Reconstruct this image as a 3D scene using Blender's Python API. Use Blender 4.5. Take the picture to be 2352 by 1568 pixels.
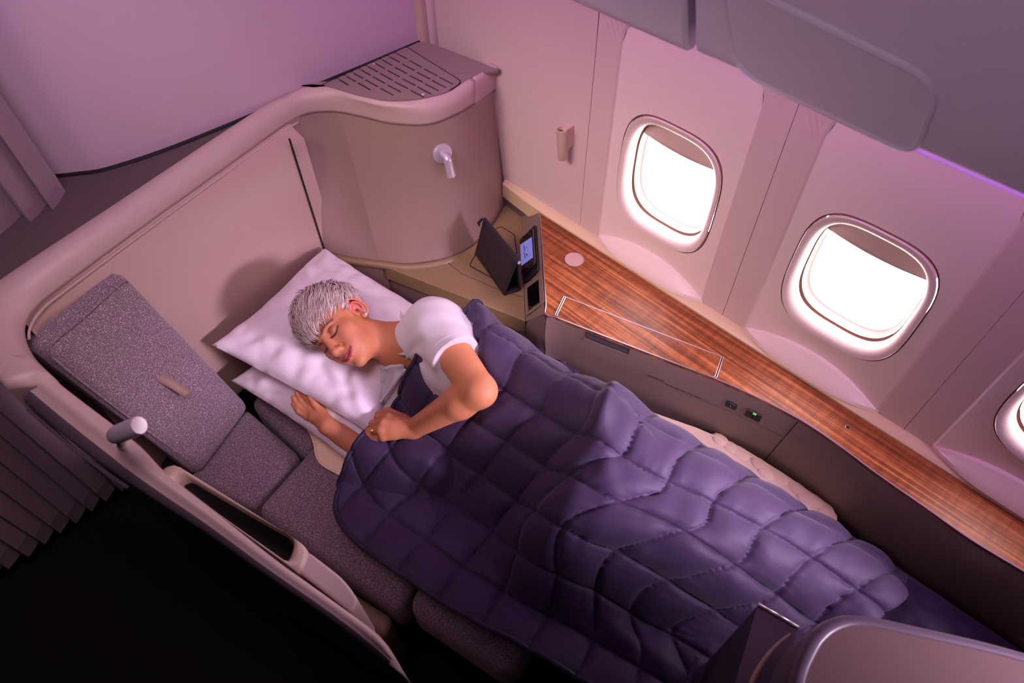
import bpy, bmesh, math, random
import numpy as np
from mathutils import Vector, Matrix
from mathutils.bvhtree import BVHTree

for _o in list(bpy.data.objects): bpy.data.objects.remove(_o)
scene = bpy.context.scene
col = scene.collection
random.seed(7)
rng = np.random.default_rng(11)

# ------------------------------------------------------------------ camera
RM = Matrix(((0.71386883, 0.54915932, -0.43452886),
             (0.70021397, -0.56824801, 0.4321974),
             (-0.00957493, -0.61279543, -0.79018358)))   # photo axes (right, down, forward) -> cabin axes
CAM_H = 2.25
cam_data = bpy.data.cameras.new('camera')
cam = bpy.data.objects.new('camera', cam_data)
col.objects.link(cam)
cam_data.sensor_width = 36.0
cam_data.lens = 24.0
cam_data.clip_start = 0.02
_m = Matrix.Identity(4)
for _i in range(3):
    _m[_i][0] = RM[_i][0]; _m[_i][1] = -RM[_i][1]; _m[_i][2] = -RM[_i][2]
_m[2][3] = CAM_H
cam.matrix_world = _m
cam_data.dof.use_dof = True
cam_data.dof.focus_distance = 1.9
cam_data.dof.aperture_fstop = 4.0
scene.camera = cam

# ------------------------------------------------------------------ light and exposure
scene.view_settings.view_transform = 'Standard'
scene.view_settings.look = 'None'
scene.view_settings.gamma = 1.0
scene.view_settings.use_curve_mapping = False
scene.view_settings.exposure = EXPOSURE = 0.12
world = bpy.data.worlds.new('sky'); scene.world = world; world.use_nodes = True
_bg = world.node_tree.nodes['Background']
_bg.inputs['Color'].default_value = (1.0, 0.87, 0.90, 1)
_bg.inputs['Strength'].default_value = 13.5

def area_light(name, loc, target, sx, sy, energy, color, portal=False, spread=180):
    d = bpy.data.lights.new(name, 'AREA'); d.shape = 'RECTANGLE'; d.size = sx; d.size_y = sy
    d.energy = energy; d.color = color
    d.spread = math.radians(spread)
    if portal: d.cycles.is_portal = True
    o = bpy.data.objects.new(name, d); col.objects.link(o)
    o.location = loc
    o.rotation_euler = (Vector(target) - Vector(loc)).to_track_quat('-Z', 'Y').to_euler()
    return o
WIN_X = (-0.722, -0.189, 0.344, 0.877, 1.410)          # the last two lie forward of the picture
for _x in WIN_X:
    area_light('window_daylight_portal', (_x, 1.45, 1.07), (_x, 0.0, 1.07), 0.34, 0.42, 1.0, (1, 1, 1), True)
# cabin ceiling lamps: warm pink wash over the aisle, violet wash towards the bulkhead
area_light('ceiling_lamp_pink', (-0.62, 0.1, 2.42), (-1.50, 0.10, 1.10), 0.5, 0.5, 2.3, (1.0, 0.68, 0.66), spread=76)
area_light('sidewall_fill_light', (-0.88, -0.35, 2.42), (-0.90, 1.29, 0.86), 1.3, 0.25, 3.2, (1.0, 0.75, 0.72), spread=40)  # added unseen fill, brightens the window wall
area_light('bin_fill_light', (0.10, -0.45, 2.42), (0.10, 0.80, 1.98), 1.6, 0.2, 0.7, (0.98, 0.74, 0.92), spread=38)  # added unseen fill that lifts the bin faces
area_light('ceiling_lamp_violet', (-0.75, 0.1, 2.42), (-1.75, 0.55, 1.4), 0.9, 0.3, 5.0, (0.72, 0.50, 1.0), spread=120)
area_light('added_key_light', (1.50, 1.12, 1.60), (-0.25, 0.76, 0.75), 0.60, 0.26, 6.6, (0.92, 0.68, 1.0), spread=34)  # added unseen key light from ahead, beam kept off the front panel
area_light('sidewall_mood_lamp', (-0.4, 1.16, 1.74), (-0.4, 1.30, 1.30), 3.2, 0.04, 4.6, (0.78, 0.30, 1.0))

# ------------------------------------------------------------------ helpers
def ray(px, py): return RM @ Vector((px - 1176.0, py - 784.0, 1568.0))
def at(px, py, z):                       # photo point on a level surface of known height
    v = ray(px, py); t = (z - CAM_H) / v.z
    return Vector((v.x * t, v.y * t, z))
def aty(px, py, y):                      # photo point on a plane along the cabin wall
    v = ray(px, py); t = y / v.y
    return Vector((v.x * t, y, CAM_H + v.z * t))
def atp(px, py, p0, n):                  # photo point on any plane of the cabin
    v = ray(px, py); o = Vector((0, 0, CAM_H)); t = (Vector(p0) - o).dot(n) / v.dot(n)
    return o + v * t
def aslope(px, py):                      # photo point on the falling top of the aisle wall
    v = ray(px, py); k = -0.38
    t = (1.16 + k * 1.35 - CAM_H) / (v.z - k * v.x); p = Vector((v.x * t, v.y * t, CAM_H + v.z * t))
    return p if p.z < 1.16 else at(px, py, 1.16)

def srgb(r, g, b):
    f = lambda c: (c / 255 / 12.92) if c / 255 <= 0.04045 else ((c / 255 + 0.055) / 1.055) ** 2.4
    return (f(r), f(g), f(b), 1)

MATS = {}
def mat(name, color, rough=0.5, metal=0.0, var=0.06, nscale=40.0, bump=0.0, bscale=300.0, emit=None, estr=0.0, sheen=0.0, spec=0.5, stretch=None, sss=0.0, coat=0.0):
    m = bpy.data.materials.new(name); m.use_nodes = True; MATS[name] = m
    nt = m.node_tree; N = nt.nodes; L = nt.links; b = N['Principled BSDF']
    b.inputs['Roughness'].default_value = rough; b.inputs['Metallic'].default_value = metal
    b.inputs['Specular IOR Level'].default_value = spec
    if sheen: b.inputs['Sheen Weight'].default_value = sheen
    if coat: b.inputs['Coat Weight'].default_value = coat; b.inputs['Coat Roughness'].default_value = 0.12
    if sss:
        b.inputs['Subsurface Weight'].default_value = sss
        b.inputs['Subsurface Radius'].default_value = (0.02, 0.008, 0.004); b.inputs['Subsurface Scale'].default_value = 0.5
    tc = N.new('ShaderNodeTexCoord'); mp = N.new('ShaderNodeMapping'); L.new(tc.outputs['Object'], mp.inputs['Vector'])
    if stretch: mp.inputs['Scale'].default_value = stretch
    no = N.new('ShaderNodeTexNoise'); no.inputs['Scale'].default_value = nscale; no.inputs['Detail'].default_value = 4
    L.new(mp.outputs['Vector'], no.inputs['Vector'])
    mx = N.new('ShaderNodeMix'); mx.data_type = 'RGBA'; L.new(no.outputs['Fac'], mx.inputs['Factor'])
    c = color
    mx.inputs['A'].default_value = (c[0] * (1 - var), c[1] * (1 - var), c[2] * (1 - var), 1)
    mx.inputs['B'].default_value = (min(1, c[0] * (1 + var)), min(1, c[1] * (1 + var)), min(1, c[2] * (1 + var)), 1)
    L.new(mx.outputs['Result'], b.inputs['Base Color'])
    if bump:
        n2 = N.new('ShaderNodeTexNoise'); n2.inputs['Scale'].default_value = bscale; n2.inputs['Detail'].default_value = 3
        L.new(mp.outputs['Vector'], n2.inputs['Vector'])
        bp = N.new('ShaderNodeBump'); bp.inputs['Strength'].default_value = bump; bp.inputs['Distance'].default_value = 0.002
        L.new(n2.outputs['Fac'], bp.inputs['Height']); L.new(bp.outputs['Normal'], b.inputs['Normal'])
    if emit:
        b.inputs['Emission Color'].default_value = emit; b.inputs['Emission Strength'].default_value = estr
    return m

mat('wall_panel', srgb(236, 214, 206), 0.55, var=0.02, bump=0.06, bscale=700)
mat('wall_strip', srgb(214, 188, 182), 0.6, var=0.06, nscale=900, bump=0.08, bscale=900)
mat('window_white', srgb(226, 206, 198), 0.35, var=0.01)
mat('window_line', srgb(150, 112, 96), 0.5, var=0.02)
mat('shade', srgb(214, 186, 182), 0.5, var=0.02)
mat('bulkhead', srgb(202, 174, 184), 0.5, var=0.03, nscale=60, bump=0.08, bscale=90, stretch=(1, 0.12, 6))
mat('trim_beige', srgb(196, 170, 150), 0.4, var=0.02)
mat('rail_cream', srgb(214, 186, 150), 0.4, var=0.02)
mat('rim', srgb(186, 160, 152), 0.42, var=0.03, bump=0.1, bscale=900)
mat('shell_panel', srgb(176, 148, 134), 0.45, var=0.02, bump=0.05, bscale=800)
mat('cabinet', srgb(150, 124, 112), 0.33, var=0.02, bump=0.08, bscale=900)
mat('cabinet_top', srgb(132, 112, 106), 0.5, var=0.03, bump=0.1, bscale=900)
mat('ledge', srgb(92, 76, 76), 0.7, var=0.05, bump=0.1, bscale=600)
mat('gasket', srgb(18, 15, 18), 0.6)
mat('tray', srgb(138, 114, 80), 0.42, var=0.02, bump=0.05, bscale=800)
mat('console_side', srgb(126, 104, 96), 0.5, var=0.03, bump=0.06, bscale=800)
mat('console_panel', srgb(146, 124, 108), 0.4, metal=0.3, var=0.02)
mat('steel', srgb(205, 200, 200), 0.28, metal=1.0, var=0.02)
mat('silver', srgb(205, 196, 205), 0.36, metal=0.55, var=0.02, stretch=(1, 1, 8), bump=0.03, bscale=200)
mat('black_gloss', srgb(12, 11, 14), 0.15)
mat('black_leather', srgb(34, 28, 36), 0.5, var=0.1, bump=0.15, bscale=500)
mat('black_hole', srgb(6, 5, 6), 0.9)
mat('screen', srgb(60, 60, 90), 0.3, emit=srgb(126, 124, 205), estr=0.75)
mat('screen_mark', srgb(20, 20, 50), 0.3)
mat('led_green', srgb(90, 200, 90), 0.3, emit=srgb(120, 230, 120), estr=0.8)
mat('led_blue', srgb(120, 130, 220), 0.3, emit=srgb(150, 160, 255), estr=1.2)
mat('carpet', srgb(16, 14, 20), 0.95, var=0.3, nscale=300, bump=0.3, bscale=500)
mat('curtain', srgb(136, 110, 118), 0.9, var=0.18, nscale=500, bump=0.3, bscale=600, sheen=0.3)
mat('bin', srgb(220, 206, 226), 0.5, var=0.02, bump=0.04, bscale=500)
mat('ceiling', srgb(190, 176, 184), 0.7)
mat('far_wall', srgb(120, 104, 112), 0.8)
mat('bin_liner', srgb(26, 22, 20), 0.8)
mat('pillow', srgb(236, 226, 228), 0.75, var=0.02, bump=0.15, bscale=60, sheen=0.2)
mat('pad', srgb(250, 224, 188), 0.85, var=0.04, bump=0.4, bscale=60)
mat('quilt', srgb(56, 39, 70), 0.62, var=0.08, nscale=25, bump=0.3, bscale=90, sheen=0.15, spec=0.35)
mat('quilt_edge', srgb(40, 30, 54), 0.6, var=0.1)
mat('olive', srgb(150, 126, 98), 0.5)
mat('front_panel', srgb(92, 70, 62), 0.5, var=0.04)
mat('front_rim', srgb(84, 72, 80), 0.38, var=0.03)
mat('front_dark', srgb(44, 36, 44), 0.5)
mat('strap', srgb(150, 122, 104), 0.6, var=0.1)
mat('gold', srgb(225, 165, 80), 0.22, metal=1.0)
mat('pearl', srgb(240, 225, 230), 0.2)
mat('ink', srgb(30, 18, 16), 0.7)
mat('glass_dark', srgb(10, 9, 12), 0.08)
mat('inlay', srgb(196, 160, 152), 0.4, metal=0.2, var=0.02)
mat('shirt', srgb(208, 202, 202), 0.8, var=0.02, bump=0.12, bscale=120, sheen=0.2)

# woven seat cloth: grey mauve with pale flecks
def make_fabric():
    m = bpy.data.materials.new('seat_cloth'); m.use_nodes = True; MATS['seat_cloth'] = m
    nt = m.node_tree; N = nt.nodes; L = nt.links; b = N['Principled BSDF']
    b.inputs['Roughness'].default_value = 0.9; b.inputs['Sheen Weight'].default_value = 0.2
    tc = N.new('ShaderNodeTexCoord'); v = N.new('ShaderNodeTexVoronoi'); v.inputs['Scale'].default_value = 420
    L.new(tc.outputs['Object'], v.inputs['Vector'])
    n = N.new('ShaderNodeTexNoise'); n.inputs['Scale'].default_value = 330; n.inputs['Detail'].default_value = 2
    L.new(tc.outputs['Object'], n.inputs['Vector'])
    sb = N.new('ShaderNodeMath'); sb.operation = 'SUBTRACT'; L.new(n.outputs['Fac'], sb.inputs[0]); L.new(v.outputs['Distance'], sb.inputs[1])
    r = N.new('ShaderNodeValToRGB'); L.new(sb.outputs[0], r.inputs['Fac'])
    r.color_ramp.elements[0].position = 0.02; r.color_ramp.elements[0].color = srgb(112, 94, 100)
    r.color_ramp.elements[1].position = 0.36; r.color_ramp.elements[1].color = srgb(214, 196, 200)
    e = r.color_ramp.elements.new(0.17); e.color = srgb(146, 124, 130)
    L.new(r.outputs['Color'], b.inputs['Base Color'])
    bp = N.new('ShaderNodeBump'); bp.inputs['Strength'].default_value = 0.35; bp.inputs['Distance'].default_value = 0.002
    L.new(sb.outputs[0], bp.inputs['Height']); L.new(bp.outputs['Normal'], b.inputs['Normal'])
make_fabric()

def make_wood():
    m = bpy.data.materials.new('walnut'); m.use_nodes = True; MATS['walnut'] = m
    nt = m.node_tree; N = nt.nodes; L = nt.links; b = N['Principled BSDF']
    b.inputs['Roughness'].default_value = 0.46; b.inputs['Coat Weight'].default_value = 0.06; b.inputs['Coat Roughness'].default_value = 0.2; b.inputs['Specular IOR Level'].default_value = 0.3
    tc = N.new('ShaderNodeTexCoord'); mp = N.new('ShaderNodeMapping'); L.new(tc.outputs['Object'], mp.inputs['Vector'])
    mp.inputs['Rotation'].default_value = (0, 0, math.radians(-15))
    mp.inputs['Scale'].default_value = (2.2, 95.0, 20.0)
    n = N.new('ShaderNodeTexNoise'); n.inputs['Scale'].default_value = 1.0; n.inputs['Detail'].default_value = 5; n.inputs['Roughness'].default_value = 0.65; n.inputs['Distortion'].default_value = 0.6
    L.new(mp.outputs['Vector'], n.inputs['Vector'])
    mp2 = N.new('ShaderNodeMapping'); L.new(tc.outputs['Object'], mp2.inputs['Vector'])
    mp2.inputs['Rotation'].default_value = (0, 0, math.radians(-15)); mp2.inputs['Scale'].default_value = (60.0, 12.0, 20.0)
    n2 = N.new('ShaderNodeTexNoise'); n2.inputs['Scale'].default_value = 1.0; n2.inputs['Detail'].default_value = 3
    L.new(mp2.outputs['Vector'], n2.inputs['Vector'])
    ad = N.new('ShaderNodeMath'); ad.operation = 'MULTIPLY_ADD'; L.new(n2.outputs['Fac'], ad.inputs[0]); ad.inputs[1].default_value = 0.22; L.new(n.outputs['Fac'], ad.inputs[2])
    r = N.new('ShaderNodeValToRGB'); L.new(ad.outputs[0], r.inputs['Fac'])
    r.color_ramp.elements[0].position = 0.40; r.color_ramp.elements[0].color = srgb(70, 36, 20)
    r.color_ramp.elements[1].position = 0.80; r.color_ramp.elements[1].color = srgb(196, 122, 72)
    e = r.color_ramp.elements.new(0.60); e.color = srgb(136, 74, 38)
    L.new(r.outputs['Color'], b.inputs['Base Color'])
make_wood()

def link(name, me, m=None, parent=None, smooth=True, bevel=0.0, bseg=3, subsurf=0, solid=0.0, sangle=40):
    o = bpy.data.objects.new(name, me); col.objects.link(o)
    if m is not None: me.materials.append(MATS[m] if isinstance(m, str) else m)
    if smooth:
        me.polygons.foreach_set('use_smooth', [True] * len(me.polygons)); me.update()
    if parent is not None: o.parent = parent
    if solid:
        md = o.modifiers.new('thick', 'SOLIDIFY'); md.thickness = solid; md.offset = -1
    if bevel:
        md = o.modifiers.new('bevel', 'BEVEL'); md.width = bevel; md.segments = bseg; md.limit_method = 'ANGLE'; md.angle_limit = math.radians(35); md.harden_normals = True
    if subsurf:
        md = o.modifiers.new('sub', 'SUBSURF'); md.levels = subsurf; md.render_levels = subsurf
    return o
def mesh(name, verts, faces, m=None, parent=None, sharp=True, **kw):
    me = bpy.data.meshes.new(name); me.from_pydata([tuple(v) for v in verts], [], [tuple(f) for f in faces]); me.validate(); me.update()
    bm = bmesh.new(); bm.from_mesh(me); bmesh.ops.recalc_face_normals(bm, faces=bm.faces)
    if sharp:
        for e in bm.edges:
            if len(e.link_faces) == 2 and e.calc_face_angle(0) > math.radians(38): e.smooth = False
    bm.to_mesh(me); bm.free()
    return link(name, me, m, parent, **kw)
def empty(name, loc=(0, 0, 0)):
    o = bpy.data.objects.new(name, None); col.objects.link(o); o.location = loc; o.empty_display_size = 0.1
    return o
def tag(o, label=None, cat=None, group=None, kind=None):
    if label: o['label'] = label
    if cat: o['category'] = cat
    if group: o['group'] = group
    if kind: o['kind'] = kind
    return o
def grid_faces(nu, nv, close_u=False, close_v=False):
    f = []
    for i in range(nu if close_u else nu - 1):
        for j in range(nv if close_v else nv - 1):
            a = i * nv + j; b = i * nv + (j + 1) % nv; c = ((i + 1) % nu) * nv + (j + 1) % nv; d = ((i + 1) % nu) * nv + j
            f.append((a, d, c, b))
    return f
def loft(rings, close=False, cap0=False, cap1=False):
    n = len(rings[0]); vs = [v for r in rings for v in r]
    fs = grid_faces(len(rings), n, False, close)
    if cap0: fs.append(tuple(range(n)))
    if cap1: fs.append(tuple(range((len(rings) - 1) * n, len(rings) * n)))
    return vs, fs
def prism(poly, z0, z1):
    n = len(poly)
    vs = [(p[0], p[1], z0) for p in poly] + [(p[0], p[1], z1) for p in poly]
    fs = [tuple(range(n))[::-1], tuple(range(n, 2 * n))] + [(i, (i + 1) % n, n + (i + 1) % n, n + i) for i in range(n)]
    return vs, fs
def slab(pts, off):                      # solid between a planar outline and its copy moved by off
    n = len(pts); off = Vector(off)
    vs = [Vector(p) for p in pts] + [Vector(p) + off for p in pts]
    fs = [tuple(range(n))[::-1], tuple(range(n, 2 * n))] + [(i, (i + 1) % n, n + (i + 1) % n, n + i) for i in range(n)]
    return vs, fs
def tube(path, r, seg=10, caps=True):
    path = [Vector(p) for p in path]; n = len(path); rs = r if isinstance(r, (list, tuple)) else [r] * n
    rings = []; up = None
    for i, p in enumerate(path):
        t = (path[min(i + 1, n - 1)] - path[max(i - 1, 0)]).normalized()
        if up is None:
            up = Vector((0, 0, 1)) if abs(t.z) < 0.9 else Vector((1, 0, 0))
        a = (up - t * up.dot(t)).normalized(); b = t.cross(a); up = a
        rings.append([p + (a * math.cos(k * 2 * math.pi / seg) + b * math.sin(k * 2 * math.pi / seg)) * rs[i] for k in range(seg)])
    return loft(rings, True, caps, caps)
def spline(pts, n, closed=False):
    P = [Vector(p) for p in pts]; m = len(P); out = []
    segs = m if closed else m - 1
    for s in range(segs):
        p0 = P[(s - 1) % m] if closed or s > 0 else P[0] * 2 - P[1]
        p1 = P[s]; p2 = P[(s + 1) % m]
        p3 = P[(s + 2) % m] if closed or s + 2 < m else P[-1] * 2 - P[-2]
        for k in range(n):
            t = k / n
            out.append(0.5 * ((2 * p1) + (p2 - p0) * t + (2 * p0 - 5 * p1 + 4 * p2 - p3) * t * t + (3 * p1 - p0 - 3 * p2 + p3) * t ** 3))
    if not closed: out.append(P[-1])
    return out
def resample(pts, n):
    P = [Vector(p) for p in pts]; d = [0.0]
    for a, b in zip(P, P[1:]): d.append(d[-1] + (b - a).length)
    out = []
    for k in range(n):
        s = d[-1] * k / (n - 1); i = 0
        while i < len(d) - 2 and d[i + 1] < s: i += 1
        t = (s - d[i]) / max(1e-9, d[i + 1] - d[i]); out.append(P[i].lerp(P[i + 1], min(1, t)))
    return out
def round_poly(pts, rad, seg=5):
    P = [Vector(p) for p in pts]; n = len(P); out = []
    rads = rad if isinstance(rad, (list, tuple)) else [rad] * n
    for i in range(n):
        a, b, c = P[i - 1], P[i], P[(i + 1) % n]; r = rads[i]
        if r <= 0: out.append(b); continue
        d1 = (a - b); d2 = (c - b); l = min(r, d1.length * .49, d2.length * .49)
        s = b + d1.normalized() * l; e = b + d2.normalized() * l
        for k in range(seg + 1):
            t = k / seg; out.append(s * (1 - t) ** 2 + b * 2 * t * (1 - t) + e * t * t)
    return out
def bvh_of(o):
    me = o.data; return BVHTree.FromPolygons([o.matrix_world @ v.co for v in me.vertices], [tuple(p.vertices) for p in me.polygons])
def hit(bvh, px, py):
    o = Vector((0, 0, CAM_H)); d = ray(px, py).normalized(); p, n, i, t = bvh.ray_cast(o, d)
    if p is None: return None, None
    if n.dot(d) > 0: n = -n
    return p, n
def frame_on(n, hint=(0, 0, 1)):
    n = n.normalized(); a = Vector(hint); a = (a - n * a.dot(n)).normalized(); return a, n.cross(a), n
def lathe(profile, origin, axis, seg=28, parent=None, name='', m=None, **kw):
    ax = Vector(axis).normalized(); a = ax.orthogonal().normalized(); b = ax.cross(a); o = Vector(origin)
    rings = [[o + ax * h + (a * math.cos(k * 2 * math.pi / seg) + b * math.sin(k * 2 * math.pi / seg)) * r for k in range(seg)] for r, h in profile]
    vs, fs = loft(rings, True, True, True)
    return mesh(name, vs, fs, m, parent, **kw)

# ------------------------------------------------------------------ room shell
YW = 1.294
SHELF = 0.75
tag(mesh('floor', *prism([(-4, -2.4), (3, -2.4), (3, 1.5), (-4, 1.5)], -0.06, 0.0), 'carpet', smooth=False), kind='structure')
tag(mesh('ceiling', *prism([(-4, -2.4), (3, -2.4), (3, 1.5), (-4, 1.5)], 2.46, 2.5), 'ceiling', smooth=False), kind='structure')
tag(mesh('wall_left', *prism([(-4, -2.45), (3, -2.45), (3, -2.4), (-4, -2.4)], 0, 2.46), 'far_wall', smooth=False), kind='structure')
tag(mesh('wall_front', *prism([(3, -2.45), (3.05, -2.45), (3.05, 1.5), (3, 1.5)], 0, 2.46), 'far_wall', smooth=False), kind='structure')
tag(mesh('wall_rear', *prism([(-4.05, -2.45), (-4, -2.45), (-4, 1.5), (-4.05, 1.5)], 0, 2.46), 'far_wall', smooth=False), kind='structure')

# window wall: one moulded panel per window bay
BAY_HW, BAY_Z0, BAY_Z1, PITCH = 0.197, 0.60, 1.47, 0.533
WZ, WHW, WHH = 1.064, 0.153, 0.184
def wall_y(z):                            # the fuselage leans in above the windows
    return YW - 0.22 * max(0.0, z - 1.45) ** 1.4
def sup(th, a, b, n):
    c, s = abs(math.cos(th)), abs(math.sin(th)); return ((c / a) ** n + (s / b) ** n) ** (-1 / n)
def rr_in(x, z, a, b, r):
    qx, qz = abs(x) - a + r, abs(z) - b + r
    return math.hypot(max(qx, 0), max(qz, 0)) + min(max(qx, qz), 0) - r < 0
def rrect(th, a, b, r):
    lo, hi = 0.0, 2.0
    for _ in range(40):
        mid = (lo + hi) / 2
        if rr_in(math.cos(th) * mid, math.sin(th) * mid, a, b, r): lo = mid
        else: hi = mid
    return lo
def rect_r(th, x0, x1, z0, z1):
    c, s = math.cos(th), math.sin(th); r = 9
    if c > 1e-9: r = min(r, x1 / c)
    if c < -1e-9: r = min(r, x0 / c)
    if s > 1e-9: r = min(r, z1 / s)
    if s < -1e-9: r = min(r, z0 / s)
    return r
wall = empty('wall_right', (0, YW, 0)); tag(wall, kind='structure')
BZC = (BAY_Z0 + BAY_Z1) / 2; BHH = (BAY_Z1 - BAY_Z0) / 2
def bay_panel(xc):
    x0, x1, z0, z1 = -PITCH / 2 + .0007, PITCH / 2 - .0007, 0.0 - BZC, 1.75 - BZC
    ths = sorted(set([k * 2 * math.pi / 180 for k in range(180)] + [math.atan2(b, a) % (2 * math.pi) for a in (x0, x1) for b in (z0, z1)]))
    rings = [[], [], [], []]
    for th in ths:
        c, s = math.cos(th), math.sin(th)
        R = rect_r(th, x0, x1, z0, z1)
        for k, (r, dy) in enumerate(((R, .02), (R, 0), (rrect(th, BAY_HW, BHH, .07), 0), (rrect(th, BAY_HW - .006, BHH - .006, .066), .004))):
            z = BZC + s * r; rings[k].append((xc + c * r, wall_y(z) + dy, z))
    vs, fs = loft(rings, True)
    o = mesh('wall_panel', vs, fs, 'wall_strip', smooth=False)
    o.parent = wall; o.matrix_parent_inverse = wall.matrix_world.inverted()
    return o
wall.matrix_world = Matrix.Translation((0, YW, 0)); bpy.context.view_layer.update()
for xc in WIN_X: bay_panel(xc)
def plain_panel(x0, x1):
    rings = []
    for k in range(15):
        z = 1.75 * k / 14; rings.append([(x0, wall_y(z), z), (x1, wall_y(z), z)])
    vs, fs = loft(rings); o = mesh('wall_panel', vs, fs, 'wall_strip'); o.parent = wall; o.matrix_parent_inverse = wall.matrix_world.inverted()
plain_panel(-4.0, WIN_X[0] - PITCH / 2 - .0007)
plain_panel(WIN_X[-1] + PITCH / 2 + .0007, 3.0)
# fuselage skin behind the panels keeps daylight out except through the panes
def skin():
    th = [k * 2 * math.pi / 48 for k in range(48)]
    vs = []; fs = []
    def add(ring_in, ring_out):
        b = len(vs); n = len(ring_in); vs.extend(ring_in + ring_out)
        for i in range(n): fs.append((b + i, b + (i + 1) % n, b + n + (i + 1) % n, b + n + i))
    for xc in WIN_X:
        ths = sorted(set(th + [math.atan2(b, a) % (2 * math.pi) for a in (-PITCH / 2, PITCH / 2) for b in (-.02 - WZ, 2.5 - WZ)]))
        add([(xc + math.cos(t) * sup(t, .150, .182, 3.2), 1.405, WZ + math.sin(t) * sup(t, .150, .182, 3.2)) for t in ths],
            [(xc + math.cos(t) * rect_r(t, -PITCH / 2, PITCH / 2, -.02 - WZ, 2.5 - WZ), 1.405, WZ + math.sin(t) * rect_r(t, -PITCH / 2, PITCH / 2, -.02 - WZ, 2.5 - WZ)) for t in ths])
    for x0, x1 in ((-4.05, WIN_X[0] - PITCH / 2), (WIN_X[-1] + PITCH / 2, 3.05)):
        b = len(vs); vs.extend([(x0, 1.405, -.02), (x1, 1.405, -.02), (x1, 1.405, 2.5), (x0, 1.405, 2.5)]); fs.append((b, b + 1, b + 2, b + 3))
    o = mesh('fuselage_skin', vs, fs, 'far_wall', smooth=False); o.parent = wall; o.matrix_parent_inverse = wall.matrix_world.inverted()
skin()
def glass_mat():
    m = bpy.data.materials.new('pane_glass'); m.use_nodes = True; MATS['pane_glass'] = m
    nt = m.node_tree; N = nt.nodes; L = nt.links; N.remove(N['Principled BSDF'])
    t = N.new('ShaderNodeBsdfTransparent'); t.inputs['Color'].default_value = (.96, .97, .97, 1)
    g = N.new('ShaderNodeBsdfGlossy'); g.inputs['Roughness'].default_value = .03
    no = N.new('ShaderNodeTexNoise'); no.inputs['Scale'].default_value = 8
    mr = N.new('ShaderNodeMapRange'); L.new(no.outputs['Fac'], mr.inputs['Value']); mr.inputs['To Min'].default_value = .03; mr.inputs['To Max'].default_value = .05
    mx = N.new('ShaderNodeMixShader'); L.new(mr.outputs['Result'], mx.inputs['Fac']); L.new(t.outputs[0], mx.inputs[1]); L.new(g.outputs[0], mx.inputs[2])
    L.new(mx.outputs[0], N['Material Output'].inputs['Surface'])
glass_mat()
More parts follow.
